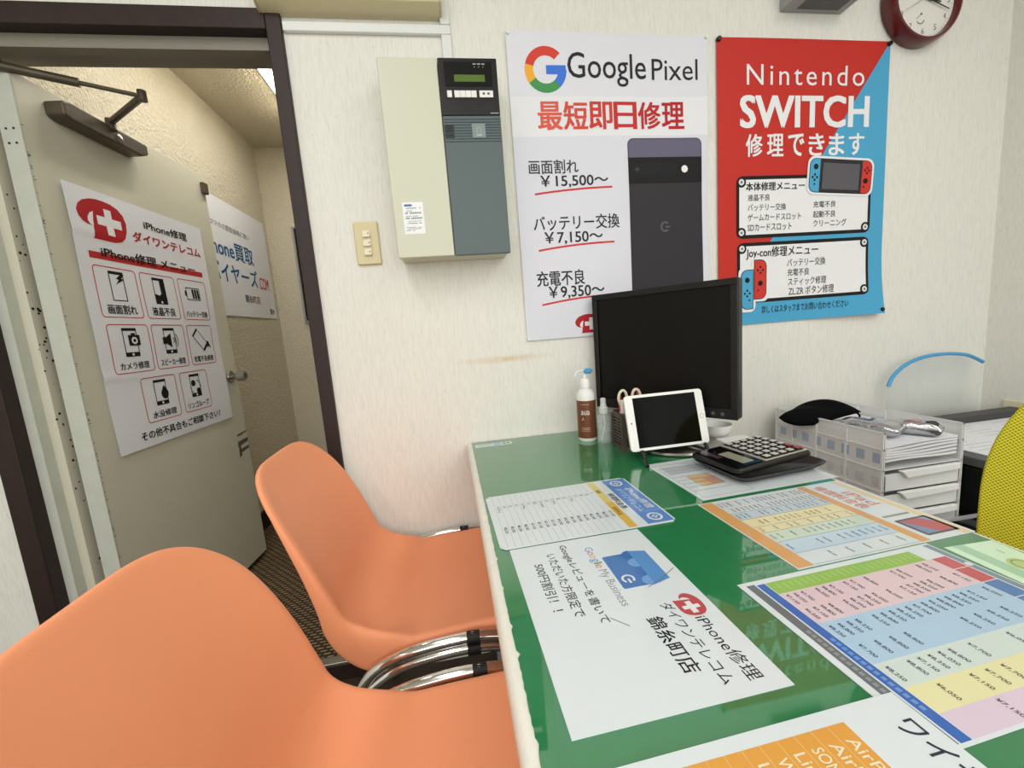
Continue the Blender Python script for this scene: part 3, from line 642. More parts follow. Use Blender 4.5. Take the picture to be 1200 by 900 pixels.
# ---------------------------------------------------------------- corridor sheet, framed panel, tube
wv = lambda u, v: .0015*math.sin(14*u)+.003
s = Sheet('buyback_sheet', 'white sheet with blue lettering taped to the corridor wall behind the door', 'poster', .84, .60, M_frame((CX0+.002, 2.105, CZ+.765), (0, 1, 0), (0, 0, 1)), M_PAPER, wv)
s.part('lettering')
s.text('あなたのスマホの買取価格に強い', .05, .125, .60, .155, (90, 90, 94), 2, 0)
s.text('iPhone買取', .10, .205, .615, .300, (24, 92, 140), 2, .02); s.text('バイヤーズ', .12, .325, .630, .425, (24, 92, 140), 2, .02); s.part('domain_lettering'); s.text('.COM', .645, .355, .785, .428, (196, 52, 44), 2, .02)
s.part('branch_lettering'); s.text('錦糸町', .44, .475, .57, .520, (40, 50, 70), 2, .012); s.text('店', .572, .475, .622, .520, (196, 52, 44), 2, .012); s.text('買M', .745, .54, .81, .575, (40, 40, 60), 2, .015)
s.end()
t = thing('framed_dark_panel', 'dark panel in a grey metal frame on the corridor end wall', 'panel', (-.66, CY1, CZ+.44))
mb = MB()
for a in ((-.28, -.268, -.31, .31), (.268, .28, -.31, .31), (-.268, .268, -.31, -.298), (-.268, .268, .298, .31)): mb.box(a[0], a[1], -.022, 0, a[2], a[3], M_GREY)
mb.build('metal_frame', t, bevel=.002); MB().box(-.268, .268, -.006, 0, -.298, .298, mat('dark_brown_glass', (30, 20, 17), .5, spec=.2)).build('dark_pane', t)
t = thing('corridor_tube_lamp', 'lit white tube lamp on the corridor ceiling', 'lamp', (-.685, 2.05, CC))
MB().box(-.035, .035, -.64, .64, -.028, 0, M_WHITEP).build('lamp_housing', t, bevel=.004)
MB().cyl((0, -.6, -.046), (0, .6, -.046), .018, .018, M_TUBE, 16).build('tube', t)
# ================================================================ the desk
DZ = CZ-.3415
t = thing('desk', 'office desk with white rounded edging under a green mat', 'desk', (.373, .61, 0))
MB().box(-.349, .349, -.62, .622, DZ-.032, DZ-.0012, M_DESKE).build('desk_top', t, bevel=.010, segs=4)
for sx in (-1, 1):
    for sy in (-1, 1): MB().box(sx*.30-.018, sx*.30+.018, sy*.56-.018, sy*.56+.018, 0, DZ-.032, M_GREY).build('leg', t, bevel=.003)
for y in (.545, -.575): MB().box(-.28, .28, y, y+.03, DZ-.09, DZ-.032, M_GREY).build('apron', t)
# green mat with a ragged near edge
ed = []; y = 1.222
while y > .0: ed.append((.0385+abs(rng.gauss(0, .0007))+(.0025 if rng.random() < .05 else 0), y)); y -= .006
P = ed+[(.040, 0), (.708, 0), (.708, 1.216), (.045, 1.222)]
tag(MB().prism(P, DZ-.0012, DZ, M_GREEN).build('desk_mat', ang=30), 'glossy green mat with a ragged edge covering the desk', 'desk mat')
def desk_sheet(name, label, tlx, tly, deg, w, h, z, **k):
    th = math.radians(deg); r = (math.sin(th), -math.cos(th), 0); u = (math.cos(th), math.sin(th), 0)
    return Sheet(name, label, k.pop('cat', 'paper sheet'), w, h, M_frame((tlx, tly, DZ+z), r, u), k.pop('paper', M_LAM), gloss=True, step=.0001, **k)
# review leaflet (G)
s = desk_sheet('review_discount_sheet', 'white sheet with a blue shop picture and red cross logo on the green mat', .272, .594, 1.3, .302, .211, .0006)
s.part('shop_lettering')
s.text('iPhone修理', .203, .018, .289, .035, BK, bold=.0); s.text('ダイワンテレコム', .172, .045, .287, .060, BK, bold=.0); s.text('錦糸町店', .190, .067, .268, .087, BK, bold=.012)
s.part('offer_lettering'); s.text('Googleレビューを書いて', .012, .124, .184, .139, BK, bold=.004); s.text('いただいた方限定で', .030, .147, .167, .162, BK, bold=.004); s.text('500円割引！！', .050, .170, .151, .185, BK, bold=.004)
s.part('service_lettering')
cols = [(120, 160, 225), (225, 130, 120), (232, 196, 110), (120, 160, 225), (130, 180, 130), (225, 130, 120)]
us = [.029, .041, .0505, .060, .0695, .0745, .084]
for i, ch in enumerate('Google'): s.text(ch, us[i], .090 if ch in 'Gl' else .0935, us[i+1]-.001, .106 if ch == 'g' else .102, cols[i], bold=0)
s.text('My Business', .088, .090, .164, .106, (150, 152, 158), bold=-.004)
s.part('clinic_logo'); s.logo(.162, .010, .201, .042, (196, 84, 90))
s.part('shop_picture'); s.rrect(.060, .034, .135, .086, .003, (70, 124, 190)); 
s.poly([(.062, .020), (.130, .020), (.137, .046), (.055, .046)], (94, 150, 212), 2)
for i in range(4):
    a, b = .055+i*.0205, .055+(i+1)*.0205; c = [(64, 116, 184), (120, 168, 222), (64, 116, 184), (120, 168, 222)][i]
    s.poly([(a, .044), (b, .044)]+[((a+b)/2+(b-a)/2*math.cos(q*PI/6), .046+.011*math.sin(q*PI/6)) for q in range(7)], c, 3)
s.arc(.117, .072, .006, .009, 40, 320, WH, 4); s.rect(.117, .0705, .126, .0735, WH, 4)
s.part('crease_mark'); s.line([(.112, .004), (.128, .030), (.140, .056)], .0009, (120, 124, 130), 5); s.line([(.178, .124), (.196, .108)], .0008, (130, 134, 140), 5)
s.end()
# price list with blue heading (P)
s = desk_sheet('price_list_sheet', 'laminated price list with a blue heading and cut corners beside the desk corner', .340, .8055, 1.6, .207, .298, .0014, cuts=.008)
s.part('heading'); s.rect(.005, .003, .202, .050, (96, 146, 214))
for u in (.026, .181): s.disc(u, .027, .014, WH, 2, .013); s.disc(u, .027, .010, (96, 146, 214), 3, .009); s.rect(u-.0015, .021, u+.0015, .033, WH, 4); s.rect(u-.006, .0255, u+.006, .0285, WH, 4)
s.text('iPhone修理', .056, .008, .150, .024, WH, 2, .01); s.text('ダイワンテレコム', .052, .028, .156, .042, (214, 228, 246), 2, .006)
s.part('lettering'); s.text('修理料金表', .068, .053, .138, .066, BK, 2, .014)
s.part('price_table'); s.rect(.004, .069, .104, .084, (228, 212, 130)); s.rect(.104, .069, .203, .084, (226, 186, 84)); s.text('機種', .045, .073, .060, .081, (90, 80, 40), 2, .01); s.text('修理料金', .125, .073, .158, .081, (140, 100, 30), 2)
for i in range(17): s.rect(.004, .0965+i*.0118, .203, .0969+i*.0118, (150, 158, 160))
for i, (a, b) in enumerate(zip(('X', 'XS', 'XR', '11', '11 Pro', '12', 'SE', '12 Pro', '13', '13 mini', 'SE2', '11', '13 Pro', 'XS', '12', '14', '14 Pro'), ('¥7,150', '¥8,250', '¥8,250', '¥8,250', '¥9,350', '¥9,350', '¥9,350', '¥9,350', '¥9,350', '¥7,150', '¥7,150', '¥7,150', '¥7,150', '¥8,250', '¥8,250', '¥8,250', '¥8,250'))):
    v = .0875+i*.0118; s.text(a, .052, v, .052+.0042*len(a), v+.0062, (70, 74, 78), 2, 0); s.text(b, .136, v, .158, v+.0066, (50, 54, 58), 2, .006)
s.end()
rr = random.Random(11)
def prices(s, u0, v0, u1, v1, n, c=(52, 58, 66), L=3, wd=.016, ht=.0045):
    for i in range(n):
        if rr.random() < .25: continue
        v = v0+(v1-v0)*(i+.5)/n; s.text(rr.choice(('¥6,050', '¥7,150', '¥7,700', '¥8,800', '¥8,250')), (u0+u1)/2-wd/2, v-ht/2, (u0+u1)/2+wd/2, v+ht/2, c, L, .006)
# tablet price sheet, orange (O)
s = desk_sheet('tablet_price_sheet', 'price sheet framed in orange with pale yellow and blue columns', .7065, .655, 2.4, .207, .297, .0006)
OR = (226, 170, 104)
s.part('frame_band'); s.rect(.002, .005, .205, .017, (240, 216, 168)); s.part('frame_band'); s.rect(.002, .077, .205, .093, OR); s.part('frame_band'); s.rect(.002, .271, .205, .295, OR)
s.part('lettering'); s.text('iPad', .045, .024, .100, .044, (226, 160, 140), 2, .02); s.text('修理料金表', .012, .048, .105, .070, (226, 150, 128), 2, .02)
s.part('tablet_picture'); s.rect(.134, .020, .139, .070, (150, 156, 150)); s.rrect(.150, .010, .196, .068, .003, (84, 86, 92)); s.rect(.154, .015, .192, .063, (196, 92, 96), 2); s.poly([(.154, .063), (.192, .063), (.192, .04), (.175, .05)], (120, 150, 186), 3); s.poly([(.154, .015), (.17, .015), (.154, .03)], (150, 160, 190), 3)
s.part('price_table')
for a, b, c in ((.006, .050, (222, 228, 230)), (.050, .074, (204, 220, 228)), (.074, .100, (238, 228, 176)), (.100, .118, (236, 226, 180)), (.118, .145, (212, 228, 208)), (.145, .176, (200, 222, 236)), (.176, .204, (222, 232, 234))):
    s.rect(a, .0945, b, .270, c); s.rect(b-.0003, .0945, b+.0003, .270, (110, 130, 150), 2)
for i in range(20): s.rect(.006, .100+i*.0088, .074, .1003+i*.0088, (150, 160, 172), 2)
for a, b, n, wd in ((.006, .030, 20, .016), (.030, .050, 20, .012), (.052, .072, 20, .014), (.078, .098, 18, .012), (.101, .117, 14, .011), (.120, .142, 15, .013), (.148, .173, 14, .014), (.180, .200, 6, .013)): prices(s, a, .0945, b, .270, n, (90, 100, 112), wd=wd, ht=.004)
s.end()
# coloured price sheet (C)
s = desk_sheet('colour_price_sheet', 'large price sheet with green, pink, blue, yellow and lilac columns', .622, .4415, 2.6, .212, .298, .0010)
s.part('heading'); s.rect(.003, .002, .209, .011, (132, 152, 170)); s.disc(.05, .0065, .004, WH, 2)
s.part('footer_band'); s.rect(.008, .266, .209, .277, (60, 108, 190)); s.rect(.006, .279, .209, .290, (110, 118, 122))
for i in range(14):
    s.rect(.10+i*.006, .2695, .1042+i*.006, .2735, (118, 158, 216), 2); s.rect(.085+i*.006, .2825, .0892+i*.006, .2865, (148, 154, 158), 2)
s.part('price_table')
cs = [(.008, .029, (152, 196, 84), 0, None), (.029, .053, (232, 206, 212), 22, (206, 96, 100)), (.053, .080, (232, 206, 212), 22, (206, 96, 100)), (.080, .108, (180, 210, 234), 20, (88, 132, 190)), (.108, .136, (180, 210, 234), 12, (88, 132, 190)), (.136, .162, (214, 228, 222), 18, (150, 180, 170)), (.162, .187, (236, 232, 180), 12, (200, 190, 110)), (.187, .209, (228, 208, 226), 6, (170, 140, 180))]
for a, b, c, n, hd in cs:
    s.rect(a, .036 if hd else .042, b, .265, c, 1)
    if hd: s.rect(a+.0006, .013, b-.0006, .035, hd, 1)
    if n: prices(s, a, .040, b, .263, n, (56, 66, 84), wd=.017, ht=.005)
    else:
        for i in range(24): s.rect(a+.002+rr.random()*.004, .046+i*.009, b-.003-rr.random()*.006, .0468+i*.009, (208, 228, 164), 2)
s.end()
# earphone sheet (W)
s = desk_sheet('earphone_price_sheet', 'white sheet with an orange table lying at the near edge of the desk', .349, .266, 1.6, .21, .297, .0022)
s.part('lettering'); s.text('ワイヤレス', .022, .008, .110, .028, (40, 46, 66), 2, .01)
s.part('orange_table'); s.rect(.012, .063, .200, .285, (232, 166, 70))
for i in range(14): s.rect(.012, .079+i*.0155, .200, .0794+i*.0155, (244, 214, 160), 2)
for i, tx in enumerate(('AirPods', 'AirPods Pro', 'SONY', 'LinkBuds', 'WF-1000XM4', 'LinkBuds S', 'WF-1000XM3')): s.text(tx, .024, .066+i*.0155, .024+.0062*len(tx), .0755+i*.0155, (248, 236, 206), 2, .004)
s.end()
# sheet under the calculator (W2)
s = desk_sheet('folded_notice_sheet', 'white sheet with a small orange block half under the calculator', .716, .873, 2.6, .205, .297, .0006)
s.part('print')
s.rect(.025, .19, .075, .28, (196, 202, 208)); 
for i in range(9): s.rect(.02+.018*i, .205, .0205+.018*i+.001, .285, (150, 156, 164), 2)
s.rect(.095, .205, .150, .258, (226, 196, 150), 2); s.rect(.110, .205, .148, .232, (206, 160, 140), 3); s.rring(.015, .18, .195, .288, .002, .0008, (150, 156, 160), 2)
s.end()
# pale green slip (R)
s = desk_sheet('green_slip', 'pale green printed slip at the edge of the desk by the yellow chair', .706, .425, -2, .20, .074, .0006, paper=mat('pale_green_paper', (206, 234, 208), .35, coat=.5))
s.part('print'); s.rect(.0, .045, .20, .062, (176, 218, 186)); s.disc(.052, .030, .014, (196, 214, 160), 2); s.arc(.052, .030, .009, .011, 0, 360, (150, 170, 110), 3)
for i in range(5): s.rect(.02+.03*i, .02+.004*(i % 2), .028+.03*i, .021+.004*(i % 2), (110, 140, 110), 2)
s.end()
# strip label at the desk corner
s = Sheet('strip_label', 'white strip label with a blue patch stuck in the corner of the green mat', 'label', .108, .026, M_frame((.047, 1.188, DZ+.0005), (1, .02, 0), (-.02, 1, 0)), M_LAM, gloss=True, step=.0001)
s.part('print'); s.rrect(.054, .006, .075, .020, .003, (96, 160, 216)); s.rect(.080, .007, .090, .019, (86, 92, 98)); s.rect(.093, .007, .102, .019, (86, 92, 98)); 
for i in range(6): s.rect(.008+i*.007, .009, .0128+i*.007, .017, (160, 166, 172), 2)
s.end()
# ================================================================ things on the desk
def place(o, z=DZ): return o
# monitor
t = thing('computer_monitor', 'black square monitor turned towards the chairs behind the tablet', 'monitor', (.551, 1.036, DZ)); t.rotation_euler = (0, 0, math.radians(-54.96))
R = Matrix.Identity(3); T0 = Vector((0, 0, .076)); W2, HM = .200, .336
mb = MB().box(-W2, W2, 0, .030, 0, HM, M_BLK, R, T0).box(-W2*.6, W2*.6, .030, .050, .06, HM-.07, M_BLK, R, T0)
cab = mb.build('screen_case', t, bevel=.004)
mb = MB(); b = .016
for a in ((-W2, W2, 0, .026), (-W2, W2, HM-b, HM), (-W2, -W2+b, .026, HM-b), (W2-b, W2, .026, HM-b)): mb.box(a[0], a[1], -.006, 0, a[2], a[3], M_BLK, R, T0)
bz = mb.build('bezel', t, bevel=.0015)
MB().box(-W2+b, W2-b, -.0008, 0, .026, HM-b, M_SCREEN, R, T0).build('screen', t)
mb = MB()
for i in range(4):
    x = .100+i*.022; mb.cyl((x, -.006, .089), (x, -.0070, .089), .0045, .0045, M_DKGREY, 12)
mb.build('button_row', bz)
ca = Matrix.Rotation(math.radians(54.96), 3, 'Z')
bc = ca @ Vector((.562-.551, .985-1.036, 0))
MB().lathe([(.116, 0), (.118, .003), (.114, .007), (.07, .010), (.045, .016), (0, .018)], M_SILV, 44, (bc.x, bc.y, .002)).build('stand_base', t)
MB().box(bc.x-.03, bc.x+.03, .012, .045, .012, .12, M_DKGREY).build('stand_neck', t, bevel=.008)
t = thing('white_bowl', 'small white bowl under the near corner of the monitor', 'bowl', (.686, .985, DZ))
MB().lathe([(0, 0), (.018, 0), (.019, .004), (.030, .012), (.037, .026), (.039, .040), (.037, .040), (.034, .026), (.026, .013), (0, .007)], M_WHITEP, 36).build('bowl_body', t)
# pump bottle
t = thing('pump_bottle', 'white pump bottle with a brown label against the wall', 'bottle', (.370, 1.115, DZ))
r = .0265
MB().lathe([(.0, 0), (r-.002, 0), (r, .003), (r, .128), (r-.001, .135), (r-.006, .143), (.015, .148), (.013, .149), (.013, .152), (.0, .152)], M_WHITEP).build('bottle_body', t)
MB().lathe([(r+.0004, .010), (r+.0005, .011), (r+.0005, .117), (r+.0004, .118)], M_BOTL).build('bottle_label', t)
mb = MB()
def wrap(s0, a0, z0, wd, ht, m=M_WHITEP, bold=.0):
    vs, fs, x0, x1, y0, y1 = glyphs(s0, bold)
    mb.add([((r+.0009)*math.sin(a0+(x-x0)/(x1-x0)*wd/r), -(r+.0009)*math.cos(a0+(x-x0)/(x1-x0)*wd/r), z0+(y-y0)/(y1-y0)*ht) for x, y in vs], fs, m, False)
wrap('aua', -.9, .078, .024, .012); wrap('人', -.85, .062, .008, .010)
for z in (.107, .040, .036, .031): mb.add([((r+.0009)*math.sin(a), -(r+.0009)*math.cos(a), zz) for zz in (z, z+.0012) for a in [-.9+.15*i for i in range(7)]], [(i, i+1, 8+i, 7+i) for i in range(6)], mat('pale_print', (200, 180, 160), .5))
mb.build('label_print', t, fix=False)
pm = MB().lathe([(.013, .152), (.0145, .153), (.0145, .172), (.011, .178), (.005, .179), (.005, .192), (0, .192)], M_WHITEP).build('pump_collar', t)
MB().tube([(.010, -.002, .200), (-.004, 0, .201), (-.020, 0, .198), (-.030, 0, .186)], .0035, mat('translucent_nozzle', (232, 238, 240), .3, alpha=.8), 10, 5).build('pump_nozzle', t)
MB().lathe([(0, .192), (.008, .192), (.013, .197), (.013, .202), (.007, .206), (0, .206)], M_BLUE, 20, (.010, 0, 0)).build('pump_head', t)
# clear spray bottle
t = thing('spray_bottle', 'small clear spray bottle next to the brown labelled pump bottle', 'bottle', (.404, 1.070, DZ))
MB().lathe([(0, .0), (.0185, 0), (.0195, .003), (.0195, .068), (.017, .076), (.010, .082), (.010, .086)], M_CLEAR).build('bottle_body', t)
MB().lathe([(0, .003), (.0172, .003), (.0178, .006), (.0178, .054), (0, .054)], mat('clear_liquid', (220, 234, 228), .05, alpha=.25)).build('liquid', t)
MB().tube([(0, 0, .085), (.002, 0, .05), (-.006, 0, .02), (-.010, 0, .006)], .0018, mat('white_tubing', (236, 240, 238), .3), 8, 5).build('dip_tube', t)
fr = mat('frosted_nozzle', (226, 230, 230), .35, alpha=.85)
MB().lathe([(.0125, .083), (.0125, .100), (.0085, .102), (.0085, .108), (.0075, .109), (.0075, .124), (.004, .126), (0, .126)], fr).build('spray_nozzle', t)
# grey slab on a black foot, added below the monitor's far corner
t = thing('grey_slab', 'small grey translucent slab between the spray bottle and the pen cup', 'holder', (.452, 1.128, DZ))
mb = MB().box(-.028, .028, 0, .012, .008, .075, mat('grey_translucent', (150, 154, 146), .3, alpha=.9)); mb.build('slab_body', t, bevel=.003)
MB().box(-.030, .030, -.008, .022, 0, .008, M_BLK).build('slab_foot', t, bevel=.002)
# pen cup
t = thing('pen_cup', 'brown slotted pen cup half hidden by the tablet', 'pen cup', (.449, 1.005, DZ))
mb = MB(); r = .034
def sq(r, z, k=.55): return [(max(-r, min(r, 1.22*r*math.cos(2*PI*i/32))), max(-r, min(r, 1.22*r*math.sin(2*PI*i/32))), z) for i in range(32)]
def ringband(mb, z0, z1, r, m, t_=.003):
    A = sq(r, z0)+sq(r, z1)+sq(r-t_, z1)+sq(r-t_, z0); n = 32
    fs = [(k*n+i, k*n+(i+1) % n, ((k+1) % 4)*n+(i+1) % n, ((k+1) % 4)*n+i) for k in range(4) for i in range(n)]
    mb.add(A, fs, m)
ringband(mb, 0, .012, r, M_CUP); ringband(mb, .084, .098, r+.001, M_CUP)
for k in range(8): ringband(mb, .016+k*.0085, .0205+k*.0085, r, M_CUP)
for a in ((-1, -1), (1, -1), (1, 1), (-1, 1), (0, -1), (1, 0), (0, 1)): mb.box(a[0]*(r-.004)-.006, a[0]*(r-.004)+.006, a[1]*(r-.003)-.003, a[1]*(r-.003)+.003, 0, .09, M_CUP) if a[0] == 0 or a[1] else mb.box(r-.006, r, -.006, .006, 0, .09, M_CUP)
mb.box(-r+.002, r-.002, -r+.002, r-.002, 0, .003, M_CUP)
mb.build('basket', t)
def pen(lab, c, x, y, dx, dy, ln, capc):
    o = thing('pen', lab, 'pen', (.449+x, 1.005+y, DZ+.004), group='pens in the brown cup')
    d = Vector((dx, dy, 1)).normalized(); P = lambda k: d*k
    MB().cyl(P(0), P(ln*.7), .0042, .0042, c, 12).build('barrel', o); MB().cyl(P(ln*.7), P(ln), .005, .0045, capc, 12).build('pen_cap', o)
PW, PR, PB = mat('white_pen', (230, 230, 228), .35), mat('red_pen', (196, 44, 44), .35), mat('navy_pen', (38, 40, 92), .35)
pen('white capped pen leaning outermost in the pen cup', PW, -.016, -.012, -.09, -.06, .128, PW)
pen('red capped pen leaning beside the white one in the cup', PW, -.014, .004, -.07, -.02, .136, PR)
pen('navy pen standing low in the front of the cup', PB, -.006, -.018, -.03, -.05, .118, PB)
pen('red pen at the far side of the cup behind the scissors', PR, .018, .012, .12, .02, .142, PR)
t = thing('scissors', 'scissors with cream loop handles standing in the pen cup', 'scissors', (.452, 1.004, DZ+.012))
for sx in (-1, 1):
    MB().tube([(sx*.004, 0, .088), (sx*.006, 0, .112), (sx*.010, 0, .134), (sx*.018, 0, .141), (sx*.027, 0, .134), (sx*.030, 0, .118), (sx*.024, 0, .103), (sx*.010, 0, .090)], .0036, M_CREAMH, 10, 5).build('handle', t)
    MB().prism([(sx*-.006, .0), (sx*-.002, .0), (sx*.008, .092), (sx*-.002, .092)], -.001+sx*.0011, sx*.0011+.001-.0001, M_SILV, 'y').build('blade', t)
MB().cyl((0, -.004, .075), (0, .004, .075), .004, .004, M_SILV, 12).build('pivot', t)
# tablet on its stand
t = thing('tablet', 'white tablet with a dark screen leaning on a black stand', 'tablet', (.504, .893, DZ+.0225))
R = Matrix.Rotation(math.radians(-15), 3, 'X') @ Matrix.Rotation(math.radians(0), 3, 'Y')
hw, hh, th = .1015, .1345, .0075
P = []
for cx, cz, a in ((hw-.009, hh-.009, 0), (-hw+.009, hh-.009, PI/2), (-hw+.009, .009, PI), (hw-.009, .009, 1.5*PI)):
    P += [(cx+.009*math.cos(a+PI/2*i/6), cz+.009*math.sin(a+PI/2*i/6)) for i in range(7)]
n = len(P)
mb = MB(); vs = [R @ Vector((x, y, z)) for y in (0, th) for x, z in P]
mb.add(vs, [tuple(range(n-1, -1, -1)), tuple(range(n, 2*n))]+[(i, (i+1) % n, n+(i+1) % n, n+i) for i in range(n)], M_WHITEP)
mb.build('tablet_body', t, bevel=.0012)
MB().box(-.081, .081, -.0006, 0, .007, hh-.007, M_GLASSBLK, R).build('screen', t)
p = lambda x, y, z: tuple(R @ Vector((x, y, z)))
mb = MB().cyl(p(.0915, 0, hh/2), p(.0915, -.0006, hh/2), .0056, .0056, M_GREY, 24); mb.cyl(p(.0915, -.0006, hh/2), p(.0915, -.0009, hh/2), .0047, .0047, M_WHITEP, 24); mb.build('home_button', t)
MB().cyl(p(-.0915, 0, hh/2), p(-.0915, -.0006, hh/2), .0018, .0018, M_BLK, 12).build('camera_lens', t)
t = thing('tablet_stand', 'black folding stand holding up the tablet', 'stand', (.504, .893, DZ))
for sx in (-1, 1):
    mb = MB().tube([(sx*.088, -.052, .004), (sx*.080, -.022, .012), (sx*.066, .004, .017), (sx*.05, .03, .02), (sx*.03, .058, .0155)], .0042, M_BLK, 8, 5)
    mb.tube([(sx*.080, -.022, .012), (sx*.081, -.016, .020), (sx*.080, -.010, .027)], .0045, M_BLK, 8)
    mb.build('stand_leg', t)
MB().box(-.07, .07, .035, .055, .010, .024, M_BLK).box(-.012, .012, .028, .040, .02, .098, M_BLK, Matrix.Rotation(math.radians(-15), 3, 'X'), (0, .005, .006)).build('stand_spine', t, bevel=.002)
# white case behind the calculator
t = thing('white_earbud_case', 'flat white case lying behind the calculator', 'case', (.700, .925, DZ+.0006))
MB().box(-.042, .042, -.026, .026, 0, .012, M_WHITEP).build('case_body', t, bevel=.005, segs=4); MB().box(-.0425, .0425, -.0265, .0265, .0065, .0072, M_GREY).build('lid_seam', t, bevel=.0003)
# cash tray and calculator
th_ = math.radians(6)
t = thing('cash_tray', 'black cash tray carrying the calculator', 'tray', (.628, .768, DZ+.0015), th_)
def rrp(hx, hy, r, n=6):
    P = []
    for cx, cy, a in ((hx-r, hy-r, 0), (-hx+r, hy-r, PI/2), (-hx+r, -hy+r, PI), (hx-r, -hy+r, 1.5*PI)): P += [(cx+r*math.cos(a+PI/2*i/n), cy+r*math.sin(a+PI/2*i/n)) for i in range(n+1)]
    return P
def lofted(mb, rings, m):
    n = len(rings[0][0]); vs = []
    for P, z in rings: vs += [(x, y, z) for x, y in P]
    fs = [(k*n+i, k*n+(i+1) % n, (k+1)*n+(i+1) % n, (k+1)*n+i) for k in range(len(rings)-1) for i in range(n)]
    fs += [tuple(range(n-1, -1, -1)), tuple(range((len(rings)-1)*n, len(rings)*n))]
    mb.add(vs, fs, m)
mb = MB(); lofted(mb, [(rrp(.092, .062, .02), 0), (rrp(.108, .076, .022), .013), (rrp(.110, .078, .022), .016), (rrp(.106, .074, .02), .016), (rrp(.096, .066, .02), .007)], M_BLK)
mb.build('tray_body', t)
MB().tube([(.112, .0, .020), (.122, .012, .022), (.118, .026, .024)], .0012, M_SILV, 6).build('tray_clip', t)
t = thing('calculator', 'desk calculator with a pale keypad and two red keys', 'calculator', (.615, .772, DZ+.0150), th_+.04)
R = Matrix.Rotation(math.radians(-2.5), 3, 'Y'); TT = Vector((0, 0, .003))
def xf(o):
    return o
def tilt(mb):
    mb.v = [tuple(R @ Vector(v)+TT) for v in mb.v]; return mb
mb = MB(); lofted(mb, [(rrp(.090, .056, .012), .001), (rrp(.099, .066, .014), .009), (rrp(.099, .066, .014), .0135), (rrp(.096, .063, .012), .0165)], M_BLK); tilt(mb).build('calculator_body', t)
mb = MB(); mb.box(-.020, .092, -.058, .058, .0165, .0195, mat('champagne_faceplate', (188, 184, 172), .35, .3)); tilt(mb).build('keypad_plate', t, bevel=.001)
mb = MB(); mb.box(-.090, -.024, -.056, .056, .0165, .0185, M_GLASSBLK); dsp = tilt(mb).build('display', t, bevel=.001)
mb = MB(); mb.box(-.064, -.036, -.046, .020, .0184, .0190, mat('grey_lcd', (142, 142, 122), .25)); tilt(mb).build('lcd', dsp)
mb = MB(); mb.box(-.084, -.070, .000, .050, .0184, .0188, mat('solar_strip', (66, 44, 58), .2)); tilt(mb).build('solar_cell', dsp)
kl = mat('key_light', (188, 187, 182), .4); kr = mat('key_red', (150, 40, 52), .4); kd = mat('key_dark', (66, 66, 66), .4)
for i in range(5):
    for j in range(6):
        x = -.006+i*.0205; y = .048-j*.0192; m = kr if (i == 4 and j in (4, 5)) else kl
        if i == 4 and j == 5: x0 = .0
        k = MB(); k.box(x-.0085, x+.0085, y-.0078, y+.0078, .0196, .0225, M_BLK); k.box(x-.0064, x+.0064, y-.0058, y+.0058, .0225, .0245, m); tilt(k).build('key', t, bevel=.0012)
# ================================================================ side unit beyond the desk
SZ = .45
t = thing('side_cabinet', 'low dark side cabinet carrying the drawer unit and the printer', 'cabinet', (1.36, 1.0, 0))
M_SIDE = mat('black_slotted_metal', (26, 26, 28), .5)
mb = MB().box(-.47, .575, -.40, .225, 0, SZ-.02, M_SIDE); mb.build('cabinet_body', t, bevel=.003)
MB().box(-.48, .58, -.405, .23, SZ-.02, SZ, M_DKGREY).build('cabinet_top', t, bevel=.003)
# slotted black rack in front of the drawer unit
t = thing('wire_rack', 'black wire rack at the foot of the drawer unit', 'rack', (1.20, .73, SZ))
mb = MB()
for i in range(6): mb.box(-.16+i*.064, -.152+i*.064, -.09, .09, .02, .03, M_BLK)
for y in (-.09, 0, .082): mb.box(-.16, .168, y, y+.008, .03, .036, M_GREY)
mb.build('rack_bars', t)
for x in (-.155, .16):
    for y in (-.084, .084): MB().box(x-.004, x+.004, y-.004, y+.004, 0, .03, M_BLK).build('leg', t)
# translucent letter tray drawers
UX0, UX1, UY0, UY1, UZ1 = 1.053, 1.292, .85, 1.197, CZ-.338
t = thing('drawer_unit', 'translucent plastic desktop drawer unit stacked with papers', 'drawer unit', ((UX0+UX1)/2, (UY0+UY1)/2, SZ))
hx, hy, HZ = (UX1-UX0)/2, (UY1-UY0)/2, UZ1-SZ
mb = MB()
for sx in (-1, 1):
    mb.box(sx*hx-.001, sx*hx+.001, -hy, hy, 0, HZ, M_FROST)
mb.box(-hx+.002, hx-.002, hy-.002, hy, 0, HZ, M_FROST)
mb.build('unit_case', t)
mb = MB()
for sx in (-1, 1):
    for y in (-hy+.003, -hy*.42, hy*.12, hy*.62, hy-.003): mb.box(sx*hx-.0035, sx*hx+.0035, y-.003, y+.003, 0, HZ, M_FROSTR)
    for z in (.0, .057, .114, .171, .225, HZ-.004): mb.box(sx*hx-.003, sx*hx+.003, -hy, hy, z, z+.004, M_FROSTR)
for z in (.0, .057, .114, .171): mb.box(-hx+.003, hx-.003, -hy+.004, hy-.003, z, z+.002, M_FROST)
mb.box(-hx, hx, hy-.004, hy, HZ-.005, HZ, M_FROSTR)
mb.build('unit_ribs', t)
for i in range(8):
    y = hy-.03-i*.043
    for z in (.190, .128): MB().box(-hx-.0018, -hx-.0012, y-.011, y+.011, z, z+.026, mat('side_label_blue', (176, 190, 212), .5) if z > .15 else mat('side_label_grey', (214, 214, 210), .5)).build('side_window', t)
